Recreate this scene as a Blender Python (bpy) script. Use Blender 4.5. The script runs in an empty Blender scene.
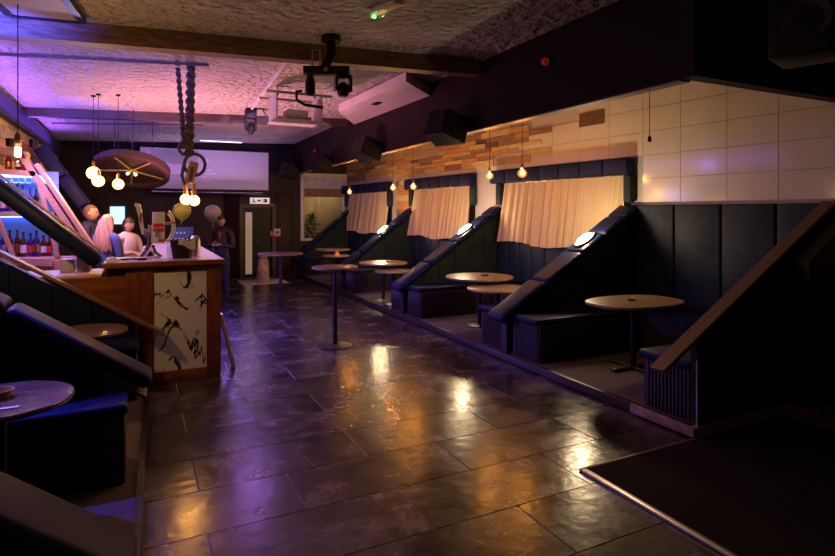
import bpy, bmesh, math, random
from mathutils import Vector, Matrix
random.seed(7)
S = bpy.context.scene
C = S.collection
PI = math.pi

# ------------------------------------------------------------------ camera
EYE = 1.75
cam_d = bpy.data.cameras.new('camera')
cam = bpy.data.objects.new('camera', cam_d); C.objects.link(cam)
cam.location = (0, 0, EYE)
cam.rotation_euler = (PI/2, 0, -math.atan(277.5/557.0))
cam_d.sensor_width = 36.0
cam_d.lens = 557.0/835.0*36.0
cam_d.shift_y = -66.0/835.0
cam_d.clip_start = 0.05
S.camera = cam

# ------------------------------------------------------------------ world, exposure
w = bpy.data.worlds.new('night'); S.world = w; w.use_nodes = True
w.node_tree.nodes['Background'].inputs[0].default_value = (.5, .42, .6, 1)
w.node_tree.nodes['Background'].inputs[1].default_value = .008
S.view_settings.view_transform = 'Standard'
S.view_settings.look = 'None'
S.view_settings.exposure = 0.15
S.view_settings.gamma = 1.0
S.view_settings.use_curve_mapping = False

# ------------------------------------------------------------------ stage lights of the bar and added fills (some fixtures are built further down)
def spot(name, loc, target, color, energy, angle=70, blend=.8, size=.08):
    d = bpy.data.lights.new(name, 'SPOT'); d.color = color; d.energy = energy
    d.spot_size = math.radians(angle); d.spot_blend = blend; d.shadow_soft_size = size
    o = bpy.data.objects.new(name, d); C.objects.link(o); o.location = loc
    o.rotation_euler = (Vector(target)-Vector(loc)).to_track_quat('-Z', 'Y').to_euler()
    return o
def area(name, loc, target, color, energy, sx, sy):
    d = bpy.data.lights.new(name, 'AREA'); d.color = color; d.energy = energy
    d.shape = 'RECTANGLE'; d.size = sx; d.size_y = sy
    o = bpy.data.objects.new(name, d); C.objects.link(o); o.location = loc
    o.rotation_euler = (Vector(target)-Vector(loc)).to_track_quat('-Z', 'Y').to_euler()
    return o
def strip(name, loc, normal, color, energy, length, width=.05):
    """LED strip running along Y"""
    d = bpy.data.lights.new(name, 'AREA'); d.color = color; d.energy = energy
    d.shape = 'RECTANGLE'; d.size = length; d.size_y = width
    o = bpy.data.objects.new(name, d); C.objects.link(o)
    z = -Vector(normal).normalized(); x = Vector((0, 1, 0)); y = z.cross(x)
    o.matrix_world = Matrix.Translation(loc) @ Matrix((x, y, z)).transposed().to_4x4()
    return o
BACKY = 15.2
VIOLET = (.30, .10, 1.0); MAGENTA = (1.0, .36, .50); BLUE = (.06, .08, 1.0)
# colour washes: blue ones from LED cans, magenta, violet and screen ones added
spot('added_wash_magenta', (.70, 9.5, 1.40), (1.25, 9.4, 3.5), MAGENTA, 430, 128, .55, .12)  # added uplight that turns the middle ceiling pink
strip('added_strip_violet', (-1.50, 9.9, 3.03), (.55, 0, 1), VIOLET, 66, 6.4)  # added violet strip over the left ceiling, no fixture built
spot('wash_blue', (-1.45, 4.95, 3.0), (-1.05, 5.72, 3.28), BLUE, 420, 60, .9, .06)
spot('wash_blue_low', (-1.45, 4.95, 2.95), (-.68, 3.7, .8), (.10, .07, 1.), 620, 38, .9, .06)
spot('wash_blue_far', (-1.40, 8.72, 2.75), (-.4, 11.1, 3.45), BLUE, 330, 50, .9, .08)
area('added_screen_wash', (1.55, BACKY-.56, 2.27), (1.55, BACKY-1.9, 4.0), (.72, .40, .90), 22, 2.6, .05)  # added wash to brighten the far ceiling
# LED strip behind the back-bar frame, then added spots in front of it
area('backbar_strip_blue', (-1.2, 8.95, 2.2), (-.9, 7.0, 1.2), (.12, .25, 1.0), 30, .9, .1)
spot('backbar_fill_violet', (-1.3, 8.3, 2.95), (-.35, 8.1, 1.4), (.34, .18, 1.0), 320, 120, .9, .1)  # added violet fill on the people and beer taps, no fixture
spot('backbar_front_fill', (-1.05, 7.9, 2.95), (-1.2, 8.8, 1.7), (1., .42, .62), 75, 85, .9, .08)  # added pink fill on the front of the timber frame
# moving heads on the ceiling truss and the projector
spot('moving_head_beam', (1.69, 9.6, 3.02), (2.5, 7.6, 0), (.48, .2, 1.0), 75, 95, .9, .06)
spot('truss_head_beam', (1.82, 5.35, 2.9), (1.9, 4.2, 0), (1.0, .42, .46), 62, 150, .9, .06)
# LED strip under the counter overhang on the aisle side
strip('counter_strip', (.785, 8.4, 1.18), (.3, 0, -1), (.16, .10, 1.0), 130, 3.6, .03)
# added fill light behind the camera, for the dark near side
d_ = bpy.data.lights.new('room_fill', 'POINT'); d_.color = (1., .55, .42); d_.energy = 6; d_.shadow_soft_size = .08
o_ = bpy.data.objects.new('room_fill', d_); o_.location = (.9, .3, 2.9); C.objects.link(o_)
spot('projector_beam', (1.95, 8.05, 3.14), (1.5, 15.2, 2.85), (.8, .42, .95), 190, 30, .3, .02)

# ------------------------------------------------------------------ materials
def nodes_of(m):
    return m.node_tree.nodes, m.node_tree.links
def M(name, col, rough=.5, metal=0., spec=.5, var=None, bump=None, coat=0., sheen=0., emit=None, alpha=1., stretch=(1,1,1), coords='pos', rvar=0.):
    """Principled; var=(scale, second colour, detail); bump=(scale, strength, distance)"""
    m = bpy.data.materials.new(name); m.use_nodes = True
    n, l = nodes_of(m); b = n['Principled BSDF']
    b.inputs['Base Color'].default_value = (*col, 1)
    b.inputs['Roughness'].default_value = rough
    b.inputs['Metallic'].default_value = metal
    b.inputs['Specular IOR Level'].default_value = spec
    b.inputs['Coat Weight'].default_value = coat
    b.inputs['Sheen Weight'].default_value = sheen
    if alpha < 1: b.inputs['Alpha'].default_value = alpha
    if emit:
        b.inputs['Emission Color'].default_value = (*emit[0], 1); b.inputs['Emission Strength'].default_value = emit[1]
    src = None
    def mapping():
        nonlocal src
        if src: return src
        if coords == 'pos':
            g = n.new('ShaderNodeNewGeometry'); o = g.outputs['Position']
        else:
            g = n.new('ShaderNodeTexCoord'); o = g.outputs['Object']
        mp = n.new('ShaderNodeMapping'); mp.inputs['Scale'].default_value = stretch
        l.new(o, mp.inputs['Vector'])
        oi = n.new('ShaderNodeObjectInfo')
        if coords != 'pos':
            ad = n.new('ShaderNodeVectorMath'); ad.operation = 'ADD'
            mu = n.new('ShaderNodeMath'); mu.operation = 'MULTIPLY'; mu.inputs[1].default_value = 40.
            l.new(oi.outputs['Random'], mu.inputs[0]); l.new(mp.outputs[0], ad.inputs[0]); l.new(mu.outputs[0], ad.inputs[1])
            src = ad.outputs[0]
        else:
            src = mp.outputs[0]
        return src
    if var:
        t = n.new('ShaderNodeTexNoise'); t.inputs['Scale'].default_value = var[0]; t.inputs['Detail'].default_value = var[2] if len(var) > 2 else 5
        t.inputs['Roughness'].default_value = .6
        l.new(mapping(), t.inputs['Vector'])
        r = n.new('ShaderNodeValToRGB'); r.color_ramp.elements[0].position = .35; r.color_ramp.elements[1].position = .66
        r.color_ramp.elements[0].color = (*col, 1); r.color_ramp.elements[1].color = (*var[1], 1)
        l.new(t.outputs['Fac'], r.inputs[0]); l.new(r.outputs[0], b.inputs['Base Color'])
        if rvar:
            mr = n.new('ShaderNodeMapRange'); mr.inputs['To Min'].default_value = rough-rvar; mr.inputs['To Max'].default_value = rough+rvar
            mr.inputs['From Min'].default_value = .3; mr.inputs['From Max'].default_value = .7
            l.new(t.outputs['Fac'], mr.inputs['Value']); l.new(mr.outputs[0], b.inputs['Roughness'])
    if bump:
        t2 = n.new('ShaderNodeTexNoise'); t2.inputs['Scale'].default_value = bump[0]; t2.inputs['Detail'].default_value = 4
        l.new(mapping(), t2.inputs['Vector'])
        bp = n.new('ShaderNodeBump'); bp.inputs['Strength'].default_value = bump[1]; bp.inputs['Distance'].default_value = bump[2]
        l.new(t2.outputs['Fac'], bp.inputs['Height']); l.new(bp.outputs[0], b.inputs['Normal'])
    return m
def EM(name, col, strength, clear=0.):
    m = bpy.data.materials.new(name); m.use_nodes = True
    n, l = nodes_of(m); n.remove(n['Principled BSDF'])
    e = n.new('ShaderNodeEmission'); e.inputs[0].default_value = (*col, 1); e.inputs[1].default_value = strength
    out = n['Material Output']
    if clear:
        t = n.new('ShaderNodeBsdfTransparent'); mx = n.new('ShaderNodeMixShader'); mx.inputs[0].default_value = clear
        l.new(e.outputs[0], mx.inputs[1]); l.new(t.outputs[0], mx.inputs[2]); l.new(mx.outputs[0], out.inputs[0])
    else:
        l.new(e.outputs[0], out.inputs[0])
    return m
def GLASS(name, tint, gloss=.12, rough=.03, glow=None):
    m = bpy.data.materials.new(name); m.use_nodes = True
    n, l = nodes_of(m); n.remove(n['Principled BSDF']); out = n['Material Output']
    t = n.new('ShaderNodeBsdfTransparent'); t.inputs[0].default_value = (*tint, 1)
    g = n.new('ShaderNodeBsdfGlossy'); g.inputs['Roughness'].default_value = rough
    mx = n.new('ShaderNodeMixShader'); mx.inputs[0].default_value = gloss
    l.new(t.outputs[0], mx.inputs[1]); l.new(g.outputs[0], mx.inputs[2])
    last = mx.outputs[0]
    if glow:
        e = n.new('ShaderNodeEmission'); e.inputs[0].default_value = (*glow[0], 1); e.inputs[1].default_value = glow[1]
        ad = n.new('ShaderNodeAddShader'); l.new(last, ad.inputs[0]); l.new(e.outputs[0], ad.inputs[1]); last = ad.outputs[0]
    l.new(last, out.inputs[0])
    return m

MT = {}
def floor_material():
    m = bpy.data.materials.new('slate_tile'); m.use_nodes = True
    n, l = nodes_of(m); b = n['Principled BSDF']
    g = n.new('ShaderNodeNewGeometry'); oi = n.new('ShaderNodeObjectInfo')
    mu = n.new('ShaderNodeVectorMath'); mu.operation = 'ADD'
    sc = n.new('ShaderNodeMath'); sc.operation = 'MULTIPLY'; sc.inputs[1].default_value = 13
    l.new(oi.outputs['Random'], sc.inputs[0]); l.new(g.outputs['Position'], mu.inputs[0]); l.new(sc.outputs[0], mu.inputs[1])
    t = n.new('ShaderNodeTexNoise'); t.inputs['Scale'].default_value = 2.6; t.inputs['Detail'].default_value = 11; t.inputs['Roughness'].default_value = .68
    t.inputs['Distortion'].default_value = .35
    l.new(mu.outputs[0], t.inputs['Vector'])
    r = n.new('ShaderNodeValToRGB'); e = r.color_ramp.elements
    e[0].position = .30; e[0].color = (.008, .006, .006, 1); e[1].position = .70; e[1].color = (.11, .085, .075, 1)
    k = e.new(.5); k.color = (.028, .021, .020, 1)
    l.new(t.outputs['Fac'], r.inputs[0])
    l.new(r.outputs[0], b.inputs['Base Color'])
    mr = n.new('ShaderNodeMapRange'); mr.inputs['From Min'].default_value = .3; mr.inputs['From Max'].default_value = .7
    mr.inputs['To Min'].default_value = .15; mr.inputs['To Max'].default_value = .32
    l.new(t.outputs['Fac'], mr.inputs['Value']); l.new(mr.outputs[0], b.inputs['Roughness'])
    b.inputs['Specular IOR Level'].default_value = .45
    t2 = n.new('ShaderNodeTexNoise'); t2.inputs['Scale'].default_value = 9; t2.inputs['Detail'].default_value = 6
    l.new(mu.outputs[0], t2.inputs['Vector'])
    bp = n.new('ShaderNodeBump'); bp.inputs['Strength'].default_value = .22; bp.inputs['Distance'].default_value = .014
    l.new(t2.outputs['Fac'], bp.inputs['Height']); l.new(bp.outputs[0], b.inputs['Normal'])
    return m
MT['tile'] = floor_material()
MT['grout'] = M('grout', (.20, .17, .16), .8)
MT['ceiling'] = M('stippled_ceiling', (.46, .40, .36), .85, var=(1.3, (.56, .50, .45)), bump=(11, 1.0, .22))
MT['black_paint'] = M('black_paint', (.014, .009, .009), .65, spec=.15, bump=(30, .1, .005))
MT['plum_paint'] = M('plum_paint', (.016, .0055, .005), .7, spec=.12, bump=(25, .1, .005))
MT['dark_wall'] = M('dark_wall', (.024, .014, .010), .6, spec=.25, var=(2, (.038, .022, .015)))
MT['white_panel'] = M('white_panel', (.60, .54, .46), .12, spec=.3, var=(1.2, (.66, .60, .52)), bump=(3, .05, .02))
MT['white_wall'] = M('white_wall', (.50, .46, .41), .6)
MT['carpet'] = M('brown_carpet', (.075, .055, .038), .95, var=(60, (.12, .09, .065)), bump=(200, .6, .01))
MT['dark_carpet'] = M('dark_carpet', (.010, .006, .005), .95, spec=.1, var=(40, (.018, .012, .010)), bump=(160, .6, .01))
MT['steel'] = M('brushed_steel', (.55, .52, .50), .35, 1.)
MT['chrome'] = M('chrome', (.85, .85, .88), .12, 1.)
MT['black_metal'] = M('black_metal', (.012, .012, .013), .4, .3)
MT['black_plastic'] = M('black_plastic', (.009, .008, .009), .5, spec=.25)
MT['navy'] = M('navy_upholstery', (.004, .009, .040), .5, spec=.13, var=(5, (.007, .014, .058)), bump=(14, .12, .01))
MT['slate_velvet'] = M('slate_velvet', (.009, .019, .023), .6, spec=.2, var=(4, (.018, .036, .040)), bump=(10, .1, .01))
MT['slat'] = M('black_reeded_slat', (.022, .013, .014), .45)
MT['base_dark'] = M('dark_base', (.010, .007, .008), .6)
def wood(name, c1, c2, rough=.5, stretch=(1, 8, 8), scale=6, coords='obj', bump=.25):
    return M(name, c1, rough, var=(scale, c2, 8), bump=(scale*3, bump, .006), stretch=stretch, coords=coords)
MT['trim_wood'] = wood('brown_trim_wood', (.10, .055, .032), (.19, .11, .065), .45)
MT['cherry'] = wood('cherry_wood', (.10, .022, .010), (.22, .06, .025), .35, (6, 6, 1), 3)
MT['cherry_h'] = wood('cherry_wood_rail', (.11, .028, .012), (.22, .065, .028), .35, (1, 6, 6), 3)
MT['pale_wood'] = wood('pale_shelf_wood', (.42, .24, .13), (.58, .36, .21), .5)
MT['beam_wood'] = wood('beam_wood', (.12, .06, .035), (.30, .17, .10), .55, (1.2, 8, 8), 5)
MT['table_wood'] = wood('table_wood', (.15, .10, .055), (.33, .23, .135), .32, (1, 6, 6), 6)
for i, (a, b) in enumerate([((.42, .25, .075), (.62, .40, .14)), ((.20, .11, .05), (.36, .20, .09)), ((.50, .34, .13), (.70, .50, .22)), ((.10, .05, .028), (.17, .09, .05)), ((.42, .18, .06), (.58, .28, .10)), ((.32, .25, .17), (.48, .38, .27))]):
    MT['plank%d' % i] = wood('reclaimed_plank_%d' % i, a, b, .6, (8, 1, 8), 4, bump=.5)
MT['rope'] = M('rope', (.09, .055, .04), .9, var=(60, (.16, .10, .07)), bump=(120, .6, .01))
MT['white_plastic'] = M('white_plastic', (.62, .60, .58), .4)
MT['ivory_board'] = M('ivory_board', (.60, .52, .48), .6, var=(2, (.66, .58, .53)))
MT['red_plastic'] = M('red_plastic', (.5, .02, .02), .3, emit=((1, .05, .03), .06))
MT['red_label'] = M('red_label', (.55, .03, .04), .4)
MT['skin'] = M('skin', (.52, .29, .21), .5, var=(9, (.60, .35, .26)))
MT['marble'] = None
def marble():
    m = bpy.data.materials.new('white_marble'); m.use_nodes = True
    n, l = nodes_of(m); b = n['Principled BSDF']
    g = n.new('ShaderNodeNewGeometry'); mp = n.new('ShaderNodeMapping'); mp.inputs['Location'].default_value = (7.4, 0, 1.15)
    mp.inputs['Scale'].default_value = (2.0, 1, 1.0); mp.inputs['Rotation'].default_value = (0, .5, 0)
    l.new(g.outputs['Position'], mp.inputs[0])
    dn = n.new('ShaderNodeTexNoise'); dn.inputs['Scale'].default_value = 2.6; dn.inputs['Detail'].default_value = 8
    l.new(mp.outputs[0], dn.inputs['Vector'])
    t = n.new('ShaderNodeTexNoise'); t.inputs['Scale'].default_value = 1.9; t.inputs['Detail'].default_value = 6; t.inputs['Distortion'].default_value = .9
    l.new(mp.outputs[0], t.inputs['Vector'])
    s1 = n.new('ShaderNodeMath'); s1.operation = 'SUBTRACT'; s1.inputs[1].default_value = .5
    ab = n.new('ShaderNodeMath'); ab.operation = 'ABSOLUTE'
    l.new(t.outputs['Fac'], s1.inputs[0]); l.new(s1.outputs[0], ab.inputs[0])
    wd = n.new('ShaderNodeMapRange'); wd.inputs['From Min'].default_value = .44; wd.inputs['From Max'].default_value = .62
    wd.inputs['To Min'].default_value = .002; wd.inputs['To Max'].default_value = .05
    l.new(dn.outputs['Fac'], wd.inputs['Value'])
    dv = n.new('ShaderNodeMath'); dv.operation = 'DIVIDE'; l.new(ab.outputs[0], dv.inputs[0]); l.new(wd.outputs[0], dv.inputs[1])
    r = n.new('ShaderNodeValToRGB'); r.color_ramp.elements[0].position = .45; r.color_ramp.elements[0].color = (.02, .02, .03, 1)
    r.color_ramp.elements[1].position = 1.; r.color_ramp.elements[1].color = (.66, .62, .60, 1)
    l.new(dv.outputs[0], r.inputs[0]); l.new(r.outputs[0], b.inputs['Base Color'])
    b.inputs['Roughness'].default_value = .25
    return m
MT['marble'] = marble()
def curtain_mat():
    m = bpy.data.materials.new('cream_voile'); m.use_nodes = True
    n, l = nodes_of(m); n.remove(n['Principled BSDF']); out = n['Material Output']
    d = n.new('ShaderNodeBsdfDiffuse'); d.inputs[0].default_value = (.74, .60, .38, 1)
    t = n.new('ShaderNodeBsdfTranslucent'); t.inputs[0].default_value = (.74, .55, .33, 1)
    mx = n.new('ShaderNodeMixShader'); mx.inputs[0].default_value = .2
    l.new(d.outputs[0], mx.inputs[1]); l.new(t.outputs[0], mx.inputs[2]); l.new(mx.outputs[0], out.inputs[0])
    return m
MT['curtain'] = curtain_mat()
MT['night_glass'] = M('night_glass', (.01, .012, .016), .06, 0, .6)
MT['clear_glass'] = GLASS('clear_glass', (.9, .92, .9), .10)
MT['amber_bulb'] = GLASS('amber_bulb_glass', (1., .78, .42), .08, .05, ((1., .42, .05), .55))
MT['filament'] = EM('filament', (1., .62, .22), 60)
MT['hot_bulb'] = EM('glowing_bulb', (1., .50, .11), 9, .4)
MT['led_face'] = EM('led_face', (1., .93, .80), 13)
MT['brass'] = M('brass', (.55, .35, .14), .35, 1.)
MT['screen'] = None

# ------------------------------------------------------------------ mesh tools
class MB:
    def __init__(s): s.v = []; s.f = []
    def add(s, vs, fs):
        o = len(s.v); s.v += [tuple(v) for v in vs]; s.f += [tuple(i+o for i in f) for f in fs]; return s
    def box(s, c, d, rot=None, bev=0., seg=2):
        bm = bmesh.new(); bmesh.ops.create_cube(bm, size=1)
        bmesh.ops.scale(bm, vec=d, verts=bm.verts)
        if bev: bmesh.ops.bevel(bm, geom=list(bm.edges), offset=bev, segments=seg, affect='EDGES', profile=.5)
        if rot is not None: bmesh.ops.transform(bm, matrix=rot.to_4x4(), verts=bm.verts)
        bm.verts.index_update()
        s.add([v.co+Vector(c) for v in bm.verts], [[v.index for v in f.verts] for f in bm.faces]); bm.free(); return s
    def bx(s, x0, x1, y0, y1, z0, z1, bev=0., seg=2):
        return s.box(((x0+x1)/2, (y0+y1)/2, (z0+z1)/2), (abs(x1-x0), abs(y1-y0), abs(z1-z0)), None, bev, seg)
    def tube(s, pts, r, n=8, cap=True):
        pts = [Vector(p) for p in pts]; R = r if isinstance(r, (list, tuple)) else [r]*len(pts)
        rings = []; prev = None
        for i, p in enumerate(pts):
            d = (pts[min(i+1, len(pts)-1)]-pts[max(i-1, 0)])
            d = d.normalized() if d.length > 1e-9 else Vector((0, 0, 1))
            if prev is None:
                u = d.orthogonal().normalized()
            else:
                u = (prev-d*prev.dot(d)); u = u.normalized() if u.length > 1e-6 else d.orthogonal().normalized()
            prev = u; v = d.cross(u)
            rings.append([p+(u*math.cos(2*PI*k/n)+v*math.sin(2*PI*k/n))*R[i] for k in range(n)])
        vs = [q for g in rings for q in g]; fs = []
        for i in range(len(pts)-1):
            for k in range(n):
                a = i*n+k; b = i*n+(k+1) % n; fs.append((a, b, b+n, a+n))
        if cap:
            fs.append(tuple(reversed(range(n)))); fs.append(tuple((len(pts)-1)*n+k for k in range(n)))
        return s.add(vs, fs)
    def lathe(s, prof, n=20, c=(0, 0, 0), rot=None):
        vs = []; fs = []
        for r, z in prof:
            for k in range(n):
                a = 2*PI*k/n; p = Vector((r*math.cos(a), r*math.sin(a), z))
                if rot is not None: p = rot @ p
                vs.append(p+Vector(c))
        for i in range(len(prof)-1):
            for k in range(n):
                a = i*n+k; b = i*n+(k+1) % n; fs.append((a, b, b+n, a+n))
        fs.append(tuple(reversed(range(n)))); fs.append(tuple((len(prof)-1)*n+k for k in range(n)))
        return s.add(vs, fs)
    def prism(s, poly, ext):
        k = len(poly); e = Vector(ext); P = [Vector(p) for p in poly]
        vs = P+[p+e for p in P]
        fs = [tuple(range(k)), tuple(reversed(range(k, 2*k)))]+[(i, i+k, (i+1) % k+k, (i+1) % k) for i in range(k)]
        return s.add(vs, fs)
    def ball(s, c, r, u=14, v=9, rot=None):
        r = r if isinstance(r, (tuple, list)) else (r, r, r)
        vs = [Vector((0, 0, r[2]))]; fs = []
        for i in range(1, v):
            th = PI*i/v
            for k in range(u):
                a = 2*PI*k/u; vs.append(Vector((r[0]*math.sin(th)*math.cos(a), r[1]*math.sin(th)*math.sin(a), r[2]*math.cos(th))))
        vs.append(Vector((0, 0, -r[2])))
        for k in range(u): fs.append((0, 1+k, 1+(k+1) % u))
        for i in range(v-2):
            for k in range(u):
                a = 1+i*u+k; b = 1+i*u+(k+1) % u; fs.append((a, a+u, b+u, b))
        L = len(vs)-1; o = 1+(v-2)*u
        for k in range(u): fs.append((L, o+(k+1) % u, o+k))
        if rot is not None: vs = [rot @ q for q in vs]
        return s.add([q+Vector(c) for q in vs], fs)
    def build(s, name, mat, parent=None, mats=None, fmat=None, angle=38):
        me = bpy.data.meshes.new(name)
        xs = [Vector(v) for v in s.v]
        lo = Vector([min(v[i] for v in xs) for i in range(3)]); hi = Vector([max(v[i] for v in xs) for i in range(3)])
        c = (lo+hi)/2
        if parent is None: c.z = lo.z
        me.from_pydata([v-c for v in xs], [], s.f)
        bm = bmesh.new(); bm.from_mesh(me); bmesh.ops.recalc_face_normals(bm, faces=bm.faces); bm.to_mesh(me); bm.free()
        me.polygons.foreach_set('use_smooth', [True]*len(me.polygons))
        me.set_sharp_from_angle(angle=math.radians(angle))
        for mm in (mats or [mat]): me.materials.append(MT[mm] if isinstance(mm, str) else mm)
        if fmat: me.polygons.foreach_set('material_index', fmat)
        return link(name, me, c, parent)
WL = {}
def link(name, data, wloc, parent=None):
    o = bpy.data.objects.new(name, data); C.objects.link(o)
    wloc = Vector(wloc); WL[o.name] = wloc
    if parent is not None:
        o.parent = parent; o.location = wloc-WL[parent.name]
    else: o.location = wloc
    return o
def tag(o, label=None, cat=None, group=None, kind=None):
    if label: o['label'] = label
    if cat: o['category'] = cat
    if group: o['group'] = group
    if kind: o['kind'] = kind
    return o
def thing(name, label, cat, loc, group=None):
    return tag(link(name, None, loc), label, cat, group)
def dup(src, parent, delta=(0, 0, 0)):
    """copy of a part (shared mesh), shifted by delta in world space"""
    c = src.copy(); C.objects.link(c); c.parent = parent
    WL[c.name] = WL[src.name]+Vector(delta)
    c.location = WL[c.name]-(WL[parent.name] if parent is not None else Vector())
    return c
def dup_thing(src, loc, label=None, group=None):
    c = src.copy(); C.objects.link(c); c.location = loc; WL[c.name] = Vector(loc)
    d = Vector(loc)-WL[src.name]
    for ch in list(src.children):
        k = dup(ch, c, d)
        for g in list(ch.children): dup(g, k, d)
    if label: c['label'] = label
    if group: c['group'] = group
    return c
def struct(o): o['kind'] = 'structure'; return o
def one(name, mb, mat, label, cat, group=None, parent=None):
    return tag(mb.build(name, mat, parent), label, cat, group)
def lamp(name, loc, color, energy, r, parent=None):
    d = bpy.data.lights.new(name, 'POINT'); d.color = color; d.energy = energy; d.shadow_soft_size = r
    return link(name, d, loc, parent)
def ry(a): return Matrix.Rotation(a, 3, 'Y')
def rx(a): return Matrix.Rotation(a, 3, 'X')
def rz(a): return Matrix.Rotation(a, 3, 'Z')

# ------------------------------------------------------------------ the room
BACK = 15.2; LW = -1.70; BKX = 3.75; PLAT = .08; NEAR = -1.6
def wx(y): return 6.378-.07*y
def cz(x): return 3.45+.04*x

fl = struct(MB().bx(LW, 6.9, NEAR, BACK, -.12, -.003).build('floor', 'grout'))
# slate tiles, running bond
TW, TD = 1.13, .513
tile_me = None
def add_tile(x0, x1, y0):
    global tile_me
    full = abs((x1-x0)-TW) < 1e-4
    if full and tile_me is not None:
        o = bpy.data.objects.new('tile', tile_me.data); C.objects.link(o)
        o.parent = fl; wl = Vector(((x0+x1)/2, y0+TD/2, WL[tile_me.name].z)); WL[o.name] = wl; o.location = wl-WL[fl.name]
        return
    o = MB().bx(x0+.004, x1-.004, y0+.003, y0+TD-.003, -.008, 0, .0012, 1).build('tile', 'tile', fl)
    if full: tile_me = o
for k in range(-4, 24):
    y0 = 3.22+k*TD
    if y0+TD > BACK: continue
    off = .88 if k % 2 == 0 else .33
    edges = sorted({round(off+TW*i, 4) for i in range(-4, 6)})
    lo, hi = -.05, 3.85
    if y0 > 6.3: lo = .80
    for a, b in zip(edges, edges[1:]):
        a2, b2 = max(a, lo), min(b, hi)
        if b2-a2 > .02: add_tile(a2 if a2 != a else a, b2, y0)

# booth platform on the right
pl = struct(MB().prism([(3.85, 2.93, 0), (wx(2.93), 2.93, 0), (wx(BACK), BACK, 0), (3.85, BACK, 0)], (0, 0, PLAT)).build('floor_right', 'carpet'))
tr = struct(MB().bx(3.825, 3.875, 2.93, BACK, .004, PLAT+.008, .006).build('trim_1', M('dark_step_edge', (.030, .016, .014), .4)))
# left platform
struct(MB().prism([(-.09, 1.2, 0), (.06, 6.2, 0), (LW, 6.2, 0), (LW, 1.2, 0)], (0, 0, .05)).build('floor_left', 'carpet'))
struct(MB().prism([(-.10, 1.2, 0.002), (-.06, 1.2, 0.002), (.09, 6.2, 0.002), (.05, 6.2, 0.002)], (0, 0, .058)).build('trim_2', 'black_metal'))
# dark entrance matting with its metal edge
mat_o = tag(MB().bx(2.70, 4.9, NEAR+.1, 2.86, .001, .014).build('entrance_mat', 'dark_carpet'), 'dark brown entrance mat on the floor at the lower right', 'mat')
MB().bx(2.655, 2.70, NEAR+.1, 2.86, .001, .02, .005).build('edge_strip', 'steel', mat_o)
MB().bx(2.655, 4.9, 2.86, 2.885, .001, .016, .004).build('edge_strip', 'trim_wood', mat_o)

# ceiling
ce = struct(MB().prism([(LW, NEAR, cz(LW)), (7., NEAR, cz(7.)), (7., BACK, cz(7.)), (LW, BACK, cz(LW))], (0, 0, .15)).build('ceiling', 'ceiling'))
def beam(y, dy, dz, x0=LW, x1=BKX-.06):
    m = MB().prism([(x0, y, cz(x0)-dz), (x1, y, cz(x1)-dz), (x1, y, cz(x1)-.001), (x0, y, cz(x0)-.001)], (0, dy, 0))
    return m
struct(beam(5.72, .16, .18).build('trim_3', 'beam_wood'))
struct(beam(10.5, .16, .14).build('trim_4', M('dark_beam', (.045, .026, .024), .6, var=(4, (.07, .04, .035)))))
struct(beam(BACK-.16, .14, .16).build('trim_5', 'black_paint'))
# bulkhead over the aisle edge of the booths, returning to the right wall at the near end
ZB = 2.78
bh = struct(MB().bx(BKX, BKX+.12, 2.95, BACK, ZB, 3.66).build('trim_6', 'plum_paint'))
struct(MB().bx(BKX, 6.6, 2.83, 2.95, ZB, 3.70).build('trim_7', 'black_paint'))
MB().bx(BKX+.005, BKX+.115, 2.96, BACK-.02, ZB-.012, ZB).build('soffit_board', 'trim_wood', bh)

# back wall, left wall, wall behind the camera
WIN4 = (3.99, 5.27, .95, 2.80)
DOOR = (2.40, 3.24, 0, 1.92)
m = MB()
m.bx(LW-.2, DOOR[0], BACK, BACK+.2, 0, 3.7); m.bx(DOOR[0], DOOR[1], BACK, BACK+.2, DOOR[3], 3.7)
m.bx(DOOR[1], WIN4[0], BACK, BACK+.2, 0, 3.7); m.bx(WIN4[0], WIN4[1], BACK, BACK+.2, 0, WIN4[2]); m.bx(WIN4[0], WIN4[1], BACK, BACK+.2, WIN4[3], 3.7)
m.bx(WIN4[1], 5.6, BACK, BACK+.2, 0, 3.7)
wb = struct(m.build('wall_back', 'dark_wall'))
wl_o = struct(MB().bx(LW-.2, LW, NEAR, BACK, 0, 3.6).build('wall_left', 'dark_wall'))
struct(MB().bx(LW-.2, 7, NEAR-.2, NEAR, 0, 3.8).build('wall_front', 'dark_wall'))
# navy timber along the top of the left wall
struct(MB().bx(LW, LW+.12, 6.9, BACK-.16, 3.02, 3.30, .01).build('trim_8', M('navy_paint', (.02, .016, .06), .5)))

# right wall with three window openings
WINS = [(5.50, 8.16), (9.05, 11.30), (12.45, 14.95)]
WZ0, WZ1 = 1.28, 2.27
m = MB()
def wseg(m, y0, y1, z0, z1, off=0., th=.2):
    return m.prism([(wx(y0)-off, y0, z0), (wx(y1)-off, y1, z0), (wx(y1)-off, y1, z1), (wx(y0)-off, y0, z1)], (th, 0, 0))
wseg(m, 1.2, BACK+.2, -.1, WZ0); wseg(m, 1.2, BACK+.2, WZ1, 3.75)
ys = [1.2]+[v for a in WINS for v in a]+[BACK+.2]
for a, b in zip(ys[0::2], ys[1::2]): wseg(m, a, b, WZ0, WZ1)
wr = struct(m.build('wall_right', 'white_wall'))
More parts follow.
